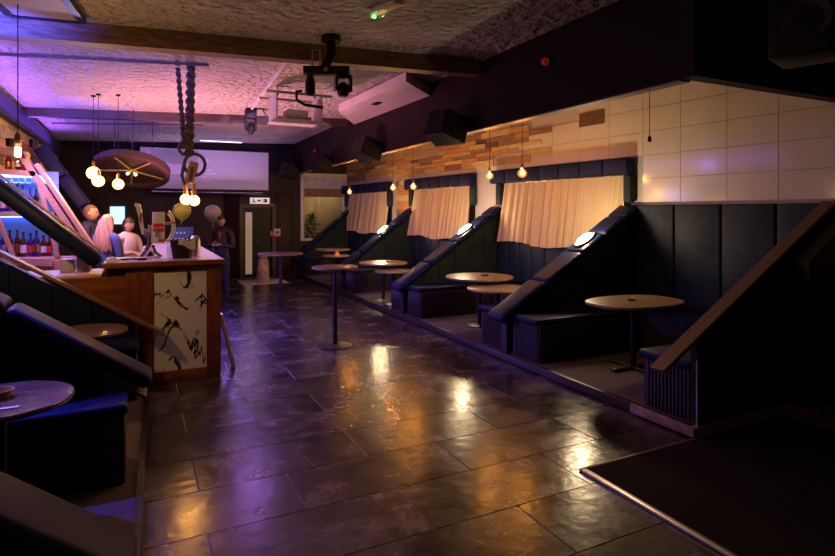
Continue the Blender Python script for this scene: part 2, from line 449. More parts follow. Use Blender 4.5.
# glossy white wall panels, laid stack bond
rows = [1.88, 2.19, 2.50, 2.81, 3.12, 3.43]
cols = [2.50, 3.06, 3.61, 4.17, 4.756, 5.30, 5.86, 6.42, 6.98, 7.54, 8.16, 8.72]
for j in range(len(rows)-1):
    for i in range(len(cols)-1):
        y0, y1, z0, z1 = cols[i]+.003, cols[i+1]-.003, rows[j]+.003, rows[j+1]-.003
        if y1 > 5.5 and z0 < 2.45: continue
        if z0 > 2.9 and y0 > 5.9: continue
        jig = random.uniform(0, .0015)
        wseg(MB(), y0, y1, z0, z1, .012+jig, .011).build('wall_panel', 'white_panel', wr)
# end piers between the windows stay plain; a flush vent plate high up
v = one('vent_cover', wseg(MB(), 5.94, 6.40, 3.02, 3.22, .03, .018), 'trim_wood', 'flat brown vent cover high on the white panelled wall', 'vent')

# reclaimed wood planks, ragged at the near end
rag = [7.9, 7.3, 7.55, 7.05, 7.8, 7.15, 7.6, 7.0, 7.5]
z = 2.36; r = 0
def clad(y, yend, z0, z1):
    while y < yend:
        L = random.choice([.35, .5, .62, .8, 1.0, 1.2]); y1 = min(y+L, yend)
        if y1-y > .08:
            q = random.choices(range(6), [5, 3, 4, 1.2, 2, 1.5])[0]
            wseg(MB(), y+.003, y1-.003, z0+.002, z1-.002, random.uniform(.018, .045), .017).build('plank', 'plank%d' % q, wr)
        y = y1
while z < 3.45:
    h = random.choice([.075, .09, .105, .12])
    y0 = 8.45+random.uniform(-.1, .2) if z < 2.50 else rag[r % 9]+random.uniform(-.1, .1)
    if z >= 2.50: clad(y0, BACK-.02, z, z+h)
    else: clad(8.95, 9.0, z, z+h); clad(11.55, 12.2, z, z+h)
    z += h; r += 1
z = 1.30
while z < 2.36:
    h = random.choice([.09, .11, .13]); clad(11.55, 12.15, z, min(z+h, 2.36)); z += h
# planks of the left wall above the back bar
z = 2.05
while z < 3.0:
    h = random.choice([.09, .105, .12]); y = 8.9+random.uniform(-.3, .2)
    while y < BACK-.3:
        L = random.choice([.45, .62, .8, 1.0]); y1 = min(y+L, BACK-.2); d = random.uniform(.02, .05)
        q = random.choices(range(6), [4, 3, 4, 1, 2, 3])[0]
        MB().bx(LW+.002, LW+d, y+.003, y1-.003, z+.002, z+h-.002).build('plank', 'plank%d' % q, wl_o)
        y = y1
    z += h

# windows behind the curtains
for i, (a, b) in enumerate(WINS):
    n = i+1
    fm = MB()
    for (y0, y1, z0, z1) in ((a, b, WZ0, WZ0+.06), (a, b, WZ1-.06, WZ1), (a, a+.06, WZ0+.06, WZ1-.06), (b-.06, b, WZ0+.06, WZ1-.06), ((a+b)/2-.03, (a+b)/2+.03, WZ0+.06, WZ1-.06)):
        wseg(fm, y0, y1, z0, z1, -.10, .06)
    wf = struct(fm.build('window_%d' % n, 'white_plastic'))
    for (y0, y1) in ((a+.06, (a+b)/2-.03), ((a+b)/2+.03, b-.06)):
        wseg(MB(), y0, y1, WZ0+.06, WZ1-.06, -.125, .008).build('pane', 'night_glass', wf)
# far white-framed window in the back wall
x0, x1, z0, z1 = WIN4
m = MB()
for q in ((x0-.03, x0+.07, z0, z1+.03), (x1-.07, x1+.03, z0, z1+.03), (x0+.07, x1-.07, z0, z0+.07), (x0+.07, x1-.07, z1-.07, z1+.03)): m.bx(q[0], q[1], BACK-.04, BACK+.08, q[2], q[3], .006)
w4 = struct(m.build('window_4', 'white_plastic'))
MB().bx(x0+.07, x1-.07, BACK+.0, BACK+.05, 2.17, 2.40).build('transom', 'beam_wood', w4)
MB().bx(x0+.07, x1-.07, BACK+.03, BACK+.04, 2.40, z1-.07).build('pane', M('frosted_pane', (.42, .38, .42), .5, var=(5, (.55, .5, .55))), w4)
MB().bx(x0+.07, x1-.07, BACK+.03, BACK+.04, z0+.07, 2.17).build('pane', 'clear_glass', w4)
struct(MB().bx(x0-.6, x1+.6, BACK+1.0, BACK+1.1, .4, 3.2).build('wall_courtyard', M('sandy_render', (.55, .42, .25), .8, var=(3, (.65, .52, .33)))))
struct(MB().bx(x0-.6, x1+.6, BACK+.2, BACK+1.1, .3, .4).build('floor_courtyard', 'grout'))
m = MB(); rnd = random.Random(3)
for k in range(160):
    a = rnd.uniform(0, 2*PI); h = rnd.uniform(.0, 1.1); rr = (1.15-h)*.42*rnd.uniform(.3, 1)
    c = Vector((4.45+rr*math.cos(a)*1.3, BACK+.62+rr*math.sin(a)*.6, .55+h)); d = Vector((rnd.uniform(-1, 1), rnd.uniform(-1, 1), rnd.uniform(-.2, 1))).normalized(); s2 = d.orthogonal().normalized()*.035
    m.add([c, c+d*.07+s2, c+d*.15, c+d*.07-s2], [(0, 1, 2, 3)])
sh = thing('courtyard_shrub', 'leafy dark green shrub outside the white framed far window', 'shrub', (4.45, BACK+.62, .4))
m.build('foliage', M('leaf_green', (.05, .085, .025), .5), sh)
MB().tube([(4.45, BACK+.62, .4), (4.47, BACK+.6, 1.2)], .025).build('stem', 'trim_wood', sh)
lamp('courtyard_fill', (4.9, BACK+.6, 2.9), (1, .75, .4), 30, .1)  # added fill for the courtyard behind the far window, no lamp built

# door in the back wall
d1 = struct(MB().bx(DOOR[0]+.05, DOOR[1]-.05, BACK+.05, BACK+.1, .005, DOOR[3]-.05).build('door_1', M('dark_door', (.009, .010, .008), .45, spec=.25)))
m = MB(); m.bx(DOOR[0]-.06, DOOR[0]+.05, BACK-.03, BACK+.1, 0, DOOR[3]+.04).bx(DOOR[1]-.05, DOOR[1]+.06, BACK-.03, BACK+.1, 0, DOOR[3]+.04).bx(DOOR[0]+.05, DOOR[1]-.05, BACK-.03, BACK+.1, DOOR[3]-.05, DOOR[3]+.04)
m.build('door_frame', M('door_frame_brown', (.05, .028, .018), .5), d1)
MB().bx(2.50, 2.67, BACK+.03, BACK+.05, .10, 1.74).build('glazing_strip', M('lit_glazing', (.62, .56, .40), .4, emit=((1., .85, .55), .10)), d1)
MB().tube([(2.76, BACK+.05, 1.0), (2.76, BACK-.02, 1.0), (2.86, BACK-.02, 1.0)], .012).build('door_handle', 'chrome', d1)
# brown panelling to the right of the door
struct(MB().bx(DOOR[1]+.06, 3.74, BACK-.05, BACK, 0, 2.30, .004).build('trim_9', M('brown_panel', (.028, .014, .008), .5, spec=.25)))
struct(MB().bx(1.95, DOOR[0]-.06, BACK-.05, BACK, 0, 2.30, .004).build('trim_10', 'plum_paint'))

# ------------------------------------------------------------------ booth dividers and benches, right side
NOSE_X, END_X = 3.74, 3.91
def slope_z(x, xw): return .50+(x-3.78)/(xw-3.78)*(1.84-.50)
def divider(yc, label, lampon=True):
    xw = wx(yc)
    d = thing('booth_divider', label, 'booth divider', (4.8, yc, PLAT), 'padded sloping dividers between the window booths')
    zl = lambda x: slope_z(x, xw)-.05
    MB().prism([(END_X, yc-.05, PLAT), (xw, yc-.05, PLAT), (xw, yc-.05, zl(xw)), (END_X, yc-.05, zl(END_X))], (0, .10, 0)).build('core_panel', 'base_dark', d)
    MB().bx(END_X-.045, END_X, yc-.06, yc+.06, PLAT, zl(END_X-.04), .004).build('end_post', 'slat', d)
    x = END_X+.02
    while x < xw-.1:
        x1 = min(x+.30, xw-.02)
        for sgn in (-1, 1):
            y0 = yc+sgn*.05
            if x1 < xw-.3 or True:
                MB().prism([(x+.004, y0, .52), (x1-.004, y0, .52), (x1-.004, y0, zl(x1)), (x+.004, y0, zl(x))], (0, sgn*.035, 0)).build('side_channel', 'slate_velvet', d)
        x = x1
    # five pads along the slope
    A = Vector((NOSE_X, yc, slope_z(NOSE_X, xw))); B = Vector((xw-.03, yc, slope_z(xw-.03, xw)))
    L = (B-A).length; ang = math.atan2(B.z-A.z, B.x-A.x)
    cuts = [0, .30, .55, .72, .88, 1.0]
    for i in range(5):
        a, b = cuts[i]*L+.004, cuts[i+1]*L-.004
        c = A+(B-A).normalized()*((a+b)/2)
        MB().box(c, (b-a, .34, .10 if i else .12), ry(-ang), .045 if i else .0595, 5).build('pad', 'navy', d)
    return d, A, B
DIV = []
lab = ['navy padded sloping divider nearest the camera, beside the big white wall', 'navy padded sloping divider between the two cream-curtained middle windows', 'navy padded sloping divider below the small third curtained window', 'navy padded sloping divider farthest back, against the white framed window']
for y, t in zip((5.47, 8.35, 11.4, 14.98), lab): DIV.append(divider(y, t))

# LED flood lamps on the pads
lt = ['nearest', 'middle', 'farthest']
for i, X in enumerate((5.17, 5.12, 4.86)):
    y = (5.47, 8.35, 11.4)[i]; xw = wx(y)
    _, A, B = DIV[i]; u = (B-A).normalized(); nrm = Vector((-u.z, 0, u.x))
    p = A+u*((X-A.x)/u.x)+nrm*.051
    ang = math.atan2(u.z, u.x)
    f = thing('flood_lamp', 'glaring white LED flood lamp lying on the %s navy divider pad with a lamp' % lt[i], 'lamp', p, 'LED flood lamps on the divider pads')
    prof = [(.0, 0), (.085, 0), (.095, .012), (.095, .022), (.08, .026)]
    R2 = ry(-ang)
    m = MB(); m.lathe(prof, 20, (0, 0, 0)); m.v = [tuple(R2 @ Vector((v[0]*1.7, v[1], v[2]))+p) for v in m.v]; m.build('housing', 'white_plastic', f)
    m = MB(); m.lathe([(.0, .026), (.075, .026), (.07, .045), (.0, .055)], 20); m.v = [tuple(R2 @ Vector((v[0]*1.7, v[1], v[2]))+p) for v in m.v]; m.build('diffuser', 'led_face', f)
    for s2 in (-1, 1):
        q = p+u*s2*.145+nrm*.015
        MB().tube([q, q+nrm*.02], .008).build('bolt', 'brass', f)
    lamp('flood_light', p+nrm*.11, (1, .72, .40), (40, 36, 32)[i], .05, f)

# U-shaped benches
slat_cache = {}
def slat(kind, x, y, z, h, parent):
    """vertical half-round slat; kind 'x' on a face looking along X, 'y' along Y"""
    key = (kind, round(h, 3))
    if key not in slat_cache:
        w_, t_ = .026, .016
        if kind == 'x': o = MB().bx(x-t_, x, y-w_/2, y+w_/2, z, z+h, .005, 1).build('slat', 'slat', parent)
        else: o = MB().bx(x-w_/2, x+w_/2, y-t_, y, z, z+h, .005, 1).build('slat', 'slat', parent)
        slat_cache[key] = (o, (x, y, z)); return o
    o, (a, b, c) = slat_cache[key]
    return dup(o, parent, (x-a, y-b, z-c))
SEAT = .56
def bench(y0, y1, label, tall, detail):
    """U bench between divider faces y0 (near) and y1 (far)"""
    ym = (y0+y1)/2; D = .50
    b = thing('banquette_bench', label, 'bench', ((END_X+wx(ym))/2, ym, PLAT), 'U-shaped booth benches')
    zc = SEAT-.07
    arms = [(y0, y0+D), (y1-D, y1)]
    xb0, xb1 = wx(y0)-.58, wx(y1)-.58
    for (a, c) in arms:
        MB().bx(END_X+.018, min(xb0, xb1), a+.002, c-.02, PLAT, zc).build('base', 'base_dark', b)
        MB().bx(END_X-.02, min(xb0, xb1)+.03, a+.004, c+.015, zc, SEAT, .025, 3).build('seat_cushion', 'navy', b)
        k = int((c-a-.04)/.036)
        for i in range(k): slat('x', END_X+.018, a+.035+i*.036, PLAT, zc-PLAT, b)
    a, c = y0+D, y1-D
    MB().prism([(xb0+.018, a-.02, PLAT), (wx(y0), a-.02, PLAT), (wx(y1), c+.02, PLAT), (xb1+.018, c+.02, PLAT)], (0, 0, zc-PLAT)).build('base', 'base_dark', b)
    m = MB().prism([(xb0-.01, y0+.01, zc), (wx(y0)-.08, y0+.01, zc), (wx(y1)-.08, y1-.01, zc), (xb1-.01, y1-.01, zc)], (0, 0, SEAT-zc)); m.build('seat_cushion', 'navy', b)
    if detail:
        # slats of the far arm's inner face and of the wall bench
        x = END_X+.04
        while x < xb1-.02: slat('y', x, y1-D+.0, PLAT, zc-PLAT, b); x += .036
        y = a+.02
        while y < c:
            slat('x', wx(y)-.58+.018, y, PLAT, zc-PLAT, b); y += .036
    # channelled back against the wall
    top = tall; ya = y0+.01; n = max(1, round((y1-y0)/(.56 if tall > 1.5 else .30))); st = (y1-y0-.02)/n
    for i in range(n):
        p0, p1 = ya+i*st+.005, ya+(i+1)*st-.005
        m = MB(); m.box(((wx((p0+p1)/2)-.065), (p0+p1)/2, (SEAT+top)/2), (.085, p1-p0, top-SEAT), rz(math.atan(.07)), .022, 3)
        m.build('back_channel', 'slate_velvet', b)
    return b
bench(2.98, 5.385, 'U-shaped dark bench with tall channelled back below the white panelled wall', 1.84, True)
bench(5.555, 8.265, 'U-shaped navy bench below the largest cream curtain', 1.26, True)
bench(8.435, 11.315, 'U-shaped navy bench below the second cream curtain', 1.26, False)
bench(11.485, 14.895, 'U-shaped navy bench in the farthest window booth', 1.26, False)

# near end partition with sloping wooden cap, plinth and boxed pier
p = thing('end_partition', 'black sloping end partition with brown wooden capping board at right', 'partition', (4.7, 2.93, 0))
px0, pz0, px1, pz1 = 3.48, .56, 5.78, 1.84
def cap_z(x): return pz0+(x-px0)/(px1-px0)*(pz1-pz0)
MB().prism([(3.87, 2.90, PLAT), (6.1, 2.90, PLAT), (6.1, 2.90, 1.83), (5.78, 2.90, 1.83), (3.87, 2.90, cap_z(3.87)-.03)], (0, .06, 0)).build('panel', 'black_paint', p)
ca = math.atan2(pz1-pz0, px1-px0)
MB().box(((px0+px1)/2, 2.945, (pz0+pz1)/2), (math.hypot(px1-px0, pz1-pz0), .13, .035), ry(-ca), .004, 1).build('capping_board', 'trim_wood', p)
MB().bx(3.862, 3.87, 2.895, 2.905, PLAT, .60).build('edge_bead', 'steel', p)
pm = M('brick_plinth', (.20, .10, .08), .7, var=(14, (.34, .20, .16)), bump=(30, .6, .01))
MB().bx(3.83, 5.02, 2.875, 2.925, .015, PLAT+.01, .003).build('plinth', pm, p)
MB().bx(3.80, 3.83, 2.88, 3.50, .015, PLAT+.01, .003).build('plinth', pm, p)
MB().prism([(5.03, 2.72, .09), (5.95, 2.72, .09), (5.95, 2.72, 1.72), (5.70, 2.72, 1.72), (5.03, 2.72, cap_z(5.03)-.09)], (0, .179, 0)).build('pier_box', M('pier_brown', (.022, .013, .010), .55), p)
MB().bx(5.01, 5.95, 2.69, 2.874, .015, .09, .003).build('plinth', pm, p)
# half-height brick pillar at the right edge
bp = thing('brick_pillar', 'half-height dark brick pillar cut by the right edge of the picture', 'pillar', (5.25, 2.3, 0))
MB().bx(4.97, 5.53, 2.07, 2.48, .015, 1.62).build('mortar', 'grout', bp)
bm_ = M('dark_brick', (.05, .025, .02), .75, var=(9, (.09, .05, .04)), coords='obj')
zz = .1; k = 0
MB().bx(4.94, 5.55, 2.04, 2.51, .015, .1).build('plinth', pm, bp)
while zz < 1.6:
    for yy in ((2.06, 2.27), (2.28, 2.49)) if k % 2 == 0 else ((2.06, 2.16), (2.17, 2.38), (2.39, 2.49)):
        MB().bx(4.955, 4.98, yy[0], yy[1], zz+.004, zz+.071).build('brick', bm_, bp)
    for xx in ((4.985, 5.19), (5.2, 5.4)): MB().bx(xx[0], xx[1], 2.055, 2.08, zz+.004, zz+.071).build('brick', bm_, bp); MB().bx(xx[0], xx[1], 2.47, 2.495, zz+.004, zz+.071).build('brick', bm_, bp)
    zz += .075; k += 1

# padded surrounds and curtains
cl = ['largest cream curtain with soft folds under the near padded pelmet', 'second cream curtain with soft folds, middle of the three', 'small cream curtain of the farthest booth window']
pl_ = ['black padded surround of the nearest curtained window', 'black padded surround of the middle curtained window', 'black padded surround of the farthest curtained window']
for i, (a, b) in enumerate(WINS):
    s_ = thing('padded_window_surround', pl_[i], 'window surround', (wx((a+b)/2), (a+b)/2, 2.25), 'padded window surrounds')
    y0, y1 = a-.10, b+.22; n = 7; st = (y1-y0)/n
    for k in range(n):
        p0, p1 = y0+k*st+.002, y0+(k+1)*st-.002; ymid = (p0+p1)/2
        MB().box((wx(ymid)-.105, ymid, 2.37), (.17, p1-p0, .23), rz(math.atan(.07)), .03, 3).build('padded_block', 'navy', s_)
    for (q0, q1) in ((a-.10, a+.03), (b-.02, b+.12)):
        ymid = (q0+q1)/2
        MB().box((wx(ymid)-.075, ymid, (1.88+2.253)/2), (.11, q1-q0, 2.253-1.88), rz(math.atan(.07)), .025, 3).build('padded_jamb', 'slate_velvet', s_)
    # curtain
    rnd = random.Random(11+i); NY, NZ = 150, 14
    ph = [rnd.uniform(0, 6.28) for _ in range(4)]
    vs = []; fs = []
    y0, y1 = a+.035, b-.03
    for r_ in range(NZ+1):
        t = r_/NZ
        for k in range(NY+1):
            s2 = k/NY; y = y0+(y1-y0)*s2
            amp = .036+.026*t
            d = amp*(math.sin(s2*2*PI*15+ph[0]+1.2*math.sin(s2*9+ph[1]))+.6*math.sin(s2*2*PI*31+ph[2])+.5*math.sin(s2*2*PI*7+ph[3]+t*1.2))
            flare = .05*t*t*(s2 > .85)*(s2-.85)/.15
            zb = 1.23+.022*math.sin(s2*13+ph[1])-.03*math.sin(s2*PI*1.2)
            z_ = 2.262+(zb-2.262)*t
            vs.append((wx(y)-.035-d*.55*(1-.0*t)-.135*t, y+flare, z_))
    for r_ in range(NZ):
        for k in range(NY):
            q = r_*(NY+1)+k; fs.append((q, q+1, q+NY+2, q+NY+1))
    cu = thing('curtain', cl[i], 'curtain', (wx((a+b)/2)-.04, (a+b)/2, 1.25), 'cream curtains of the booth windows')
    MB().add(vs, fs).build('fabric', 'curtain', cu, angle=80)
    m = MB(); m.tube([(wx(y0)-.035, y0, 2.255), (wx(y1)-.035, y1, 2.255)], .008); m.build('rod', 'steel', cu)

# ------------------------------------------------------------------ tables
def round_table(name, loc, r, h, label, group, base_r=.22, wood_='table_wood', fl_z=PLAT, pole=.03):
    t = thing(name, label, 'table', (loc[0], loc[1], fl_z), group)
    x, y = loc
    MB().lathe([(0, h-.03), (r-.012, h-.03), (r, h-.024), (r, h-.006), (r-.006, h), (0, h)], 40, (x, y, 0)).build('table_top', wood_, t)
    MB().lathe([(0, h-.05), (.12, h-.05), (.12, h-.03), (0, h-.03)], 20, (x, y, 0)).build('top_plate', 'black_metal', t)
    MB().tube([(x, y, fl_z+.02), (x, y, h-.045)], pole, 14).build('pole', 'black_metal', t)
    MB().lathe([(0, fl_z), (base_r, fl_z), (base_r, fl_z+.012), (base_r-.03, fl_z+.022), (.05, fl_z+.03), (0, fl_z+.03)], 30, (x, y, 0)).build('base', 'black_metal', t)
    return t
G2 = 'round tables in the window booths'
round_table('round_table', (4.50, 6.98), .50, .80, 'round wooden table, larger one below the largest curtain', G2)
round_table('round_table', (4.36, 6.30), .42, .72, 'lower round wooden table beside the larger one below the largest curtain', G2, .2)
round_table('round_table', (4.12, 9.72), .46, .80, 'round wooden table with purple coaster in the second window booth', G2)
round_table('round_table', (4.08, 9.16), .34, .70, 'small lower round wooden table in the second window booth', G2, .18)
round_table('round_table', (4.15, 12.9), .42, .86, 'round wooden table in the farthest window booth', G2, .2)
round_table('round_table', (4.02, 12.25), .32, .76, 'small round table with folded menu in the farthest window booth', G2, .18)
dark_top = wood('dark_table_wood', (.10, .06, .04), (.17, .11, .075), .3)
round_table('poseur_table', (2.28, 6.99), .30, 1.04, 'tall round poseur table standing alone on the slate floor', 'tall poseur tables', .22, dark_top, 0.)
round_table('poseur_table', (2.27, 10.1), .40, 1.01, 'tall dark poseur table near the exit door', 'tall poseur tables', .24, dark_top, 0.)
lt_ = wood('left_table_wood', (.07, .045, .04), (.12, .08, .07), .18)
round_table('round_table', (-.40, 5.40), .31, .76, 'round table beside the bar front in the left booth', 'round tables in the left booths', .2, lt_, .05)
round_table('round_table', (-.66, 3.62), .335, .76, 'round table nearest the camera at the left edge', 'round tables in the left booths', .2, lt_, .05)

# boat-shaped table of the near booth
t = thing('boat_table', 'boat-shaped wooden pedestal table below the white panelled wall', 'table', (4.72, 4.3, PLAT))
def boat(z0, z1, cx, cy, ax, ay, rot):
    P = []
    n = 48
    for k in range(n):
        a = 2*PI*k/n; c_, s_ = math.cos(a), math.sin(a)
        e = .55
        x = math.copysign(abs(c_)**e, c_)*ax; y = math.copysign(abs(s_)**e, s_)*ay
        x *= 1-.10*(y/ay)**2*0; y *= 1-.16*(x/ax)**2
        x *= 1-.10*(y/ay)**2
        q = rz(rot) @ Vector((x, y, 0)); P.append((cx+q.x, cy+q.y))
    return P
P_ = boat(0, 0, 4.74, 4.3, .55, .38, 0.)
m = MB(); k = len(P_)
lay = [(.985, .77), (1., .777), (1., .794), (.99, .80)]
vs = []; fs = []
for s_, z_ in lay: vs += [(4.72+(x-4.72)*s_, 4.3+(y-4.3)*s_, z_) for x, y in P_]
for i in range(3):
    for j in range(k): fs.append((i*k+j, i*k+(j+1) % k, (i+1)*k+(j+1) % k, (i+1)*k+j))
fs.append(tuple(reversed(range(k)))); fs.append(tuple(3*k+j for j in range(k)))
m.add(vs, fs); m.build('table_top', 'table_wood', t)
MB().bx(4.57, 4.87, 4.18, 4.42, .75, .77, .004).build('top_plate', 'black_metal', t)
MB().tube([(4.72, 4.3, .11), (4.72, 4.3, .755)], .032, 14).build('pole', 'black_metal', t)
MB().bx(4.42, 5.02, 4.255, 4.345, PLAT, .115, .015, 3).build('foot', 'black_metal', t)
MB().bx(4.675, 4.765, 4.0, 4.60, PLAT, .112, .015, 3).build('foot', 'black_metal', t)

# small things on tables
one('ashtray', MB().lathe([(0, .8), (.045, .8), (.05, .825), (.04, .825), (.036, .808), (0, .808)], 20, (4.72, 4.35, 0)), 'steel', 'small round metal ashtray on the boat-shaped table', 'ashtray')
one('coaster_stack', MB().bx(4.55, 4.63, 6.93, 7.01, .8, .825, .003), 'base_dark', 'small dark stack of coasters on the table below the largest curtain', 'coasters')
one('coaster_stack', MB().bx(4.18, 4.28, 9.62, 9.72, .8, .835, .003), M('purple_card', (.35, .10, .30), .5), 'purple stack of coasters on the second booth table', 'coasters')
m = MB().prism([(3.98, 12.2, .76), (4.10, 12.2, .76), (4.04, 12.2, .86)], (0, .12, 0))
one('folded_menu', m, M('orange_card', (.75, .32, .06), .5), 'folded orange menu card standing on the farthest small booth table', 'menu')
one('snack_bowl', MB().lathe([(0, .76), (.035, .76), (.06, .80), (.055, .80), (.03, .768), (0, .768)], 18, (-.665, 3.66, 0)), M('ochre_bowl', (.5, .26, .05), .5), 'small ochre bowl on the round table at the left edge', 'bowl')
one('receipt', MB().bx(-.66, -.55, 3.42, 3.45, .76, .764), 'white_plastic', 'white paper strip lying on the round table at the left edge', 'paper')

# ------------------------------------------------------------------ left booths
def left_divider(yc, xn, zn, slope, label, padded, xl=LW+.07):
    d = thing('booth_divider', label, 'booth divider', (-.6, yc, .05), 'sloping dividers of the left booths')
    zf = lambda x: zn+(xn-x)*slope
    MB().prism([(xn-.28, yc-.04, .05), (xl, yc-.04, .05), (xl, yc-.04, zf(xl)-.06), (xn-.28, yc-.04, zf(xn-.28)-.06)], (0, .08, 0)).build('core_panel', 'base_dark', d)
    x = xn-.30
    while x > xl+.2:
        x1 = max(x-.32, xl+.01)
        MB().prism([(x-.004, yc-.04, .52), (x1+.004, yc-.04, .52), (x1+.004, yc-.04, zf(x1)-.06), (x-.004, yc-.04, zf(x)-.06)], (0, -.035, 0)).build('side_channel', 'navy', d)
        x = x1
    A = Vector((xn, yc, zn)); B = Vector((xl+.02, yc, zf(xl+.02))); L = (B-A).length; u = (B-A).normalized(); ang = math.atan(slope)
    if padded:
        cuts = [0, .5, 1.]
        for i in range(2):
            a, b = cuts[i]*L+.003, cuts[i+1]*L-.003
            MB().box(A+u*((a+b)/2), (b-a, .32, .10), ry(ang), .045, 4).build('pad', 'navy', d)
        c = A+u*.14+Vector((-.03, 0, -.085)); MB().box(c, (.28, .30, .025), ry(ang), .003, 1).build('board', 'trim_wood', d)
    else:
        MB().box((A+B)/2, (L, .13, .03), ry(ang), .003, 1).build('capping_board', 'trim_wood', d)
    return d
left_divider(6.13, .22, .53, .64, 'dark sloping divider with thin wooden capping in front of the bar', False)
left_divider(4.42, .07, .55, .68, 'navy padded sloping divider at left, above the bench by the bar', True)
left_divider(2.2, -.02, .50, .76, 'navy padded sloping divider at the bottom left corner', True)
def left_bench(y0, y1, x1, label):
    b = thing('banquette_bench', label, 'bench', (-.8, (y0+y1)/2, .05), 'benches of the left booths')
    MB().bx(LW+.01, x1-.02, y0, y1, .05, .47).build('base', 'base_dark', b)
    MB().bx(LW+.01, x1+.01, y0-.01, y1+.0, .47, .55, .03, 3).build('seat_cushion', 'navy', b)
    k = int((y1-y0-.03)/.036)
    for i in range(k):
        MB().bx(x1-.02, x1-.005, y0+.02+i*.036-.013, y0+.02+i*.036+.013, .05, .47, .004, 1).build('slat', 'slat', b)
    return b
left_bench(3.93, 4.37, -.08, 'dark reeded bench under the padded divider at left')
left_bench(5.62, 6.05, -.02, 'dark bench against the bar front behind the left round table')
left_bench(2.30, 2.72, -.26, 'dark bench at the bottom left corner by the carpet')

# ------------------------------------------------------------------ the bar
CT = 1.25
b = thing('bar_counter', 'cherry wood bar counter with white marble front panel', 'bar', (.3, 8.2, 0))
MB().bx(-.30, .765, 6.27, 6.95, 0, CT-.045).build('carcass', 'cherry', b)
MB().bx(-.13, -.002, 6.238, 6.268, 0, CT-.047, .003).build('front_board', 'cherry', b)
MB().bx(.20, .765, 6.95, 10.5, 0, CT-.045).build('carcass', 'cherry', b)
MB().bx(.0, .125, 6.235, 6.27, 0, CT-.045, .004).build('stile', 'cherry', b)
MB().bx(.635, .77, 6.235, 6.27, 0, CT-.045, .004).build('stile', 'cherry', b)
MB().bx(.125, .635, 6.235, 6.27, 1.135, CT-.045, .004).build('rail', 'cherry_h', b)
MB().bx(.125, .635, 6.235, 6.27, 0, .115, .004).build('rail', 'cherry_h', b)
MB().bx(.13, .63, 6.243, 6.27, .12, 1.13).build('marble_panel', 'marble', b)
ct = MB().prism([(-.32, 6.20, CT-.045), (.80, 6.20, CT-.045), (.80, 10.55, CT-.045), (.16, 10.55, CT-.045), (.16, 6.99, CT-.045), (-.32, 6.99, CT-.045)], (0, 0, .045)).build('counter_top', M('pale_counter', (.42, .34, .32), .3, var=(5, (.50, .42, .40))), b)
MB().bx(-.335, .812, 6.18, 6.20, CT-.05, CT+.002, .003).build('edge_band', 'cherry_h', b)
lb = b
MB().bx(LW+.005, -.132, 6.24, 6.268, 0, 1.11).build('front_board', 'cherry_h', lb)
MB().bx(LW+.005, -.34, 6.32, 6.9, 0, 1.11).build('carcass', 'base_dark', lb)
MB().bx(LW+.005, -.34, 6.24, 6.92, 1.11, 1.14, .004).build('ledge', 'pale_wood', lb)
MB().bx(.767, .798, 6.6, 10.3, CT-.057, CT-.045).build('led_strip', EM('counter_led', (.16, .10, 1.), 3.), b)
# wooden board leaning on the bar side
ld = MB(); ld.box((0, 0, 0), (.035, .12, .62), None, .004, 1)
R_ = ry(-.22)
ld.v = [tuple(R_ @ Vector(v)+Vector((.875, 6.55, .312))) for v in ld.v]
one('leaning_board', ld, 'pale_wood', 'narrow wooden board leaning against the side of the bar', 'board')
# padded rail falling from the left wall to the counter
A = Vector((-.37, 6.42, 1.245)); B = Vector((LW+.08, 6.42, 2.36)); u = (B-A).normalized(); L = (B-A).length; ang = math.atan2(B.z-A.z, A.x-B.x)
pr = thing('padded_rail', 'thick black padded rail sloping down from the left wall to the counter', 'rail', (-1., 6.42, 1.25))
MB().box((A+B)/2, (L, .28, .14), ry(ang), .055, 4).build('padding', 'navy', pr)
MB().box((A+B)/2+Vector((.055, 0, .08)), (L*.97, .03, .02), ry(ang), .006, 1).build('capping_strip', 'pale_wood', pr)

# back bar frame, faces the room
sb = thing('back_bar_shelf', 'pale timber back bar shelving with sloping end, lit blue', 'shelf', (-1.2, 8.9, 0))
YF, YB = 8.74, 9.02
def sbar(name, p0, p1, w_, y0=YF, y1=YB, mt='pale_wood'):
    a = Vector((p0[0], 0, p0[1])); c = Vector((p1[0], 0, p1[1])); d = c-a; an = math.atan2(d.z, d.x)
    return MB().box(((a.x+c.x)/2, (y0+y1)/2, (a.z+c.z)/2), (d.length, y1-y0, w_), ry(-an), .004, 1).build(name, mt, sb)
sbar('top_rail', (LW+.01, 2.55), (-1.32, 2.49), .09)
sbar('shelf_board', (LW+.01, 2.27), (-1.22, 2.25), .07)
sbar('shelf_board', (LW+.01, 1.73), (-1.02, 1.72), .05)
sbar('shelf_board', (LW+.01, 1.14), (-.72, 1.12), .05)
sbar('sloping_end', (-1.40, 2.52), (-.66, 1.22), .075)
sbar('sloping_end', (-1.22, 2.38), (-.56, 1.22), .05)
sbar('strut', (-1.20, 2.22), (-.98, 1.16), .055, YF-.01, YF+.03)
sbar('strut', (-1.63, 1.70), (-1.46, 1.16), .05, YF-.01, YF+.03)
sbar('tray_front', (-1.50, 1.12), (-1.02, 1.08), .10, YF-.06, YF-.01)
sbar('plinth_board', (LW+.01, .98), (-.62, .98), .26, YF-.02, YF+.02)
MB().bx(LW+.01, -.60, YF+.05, YB, 0, .95).build('cabinet', 'base_dark', sb)
MB().bx(LW+.005, -1.0, YB, YB+.02, 1.14, 2.30).build('back_panel', M('blue_lit_panel', (.16, .20, .55), .4, emit=((.10, .22, 1.), .22)), sb)  # blue base colour and emission stand in for LED light on the panel
sbar('led_strip', (-1.24, 2.27), (-.66, 1.28), .018, YF+.08, YF+.12, EM('cyan_led', (.10, .45, 1.), 5.))
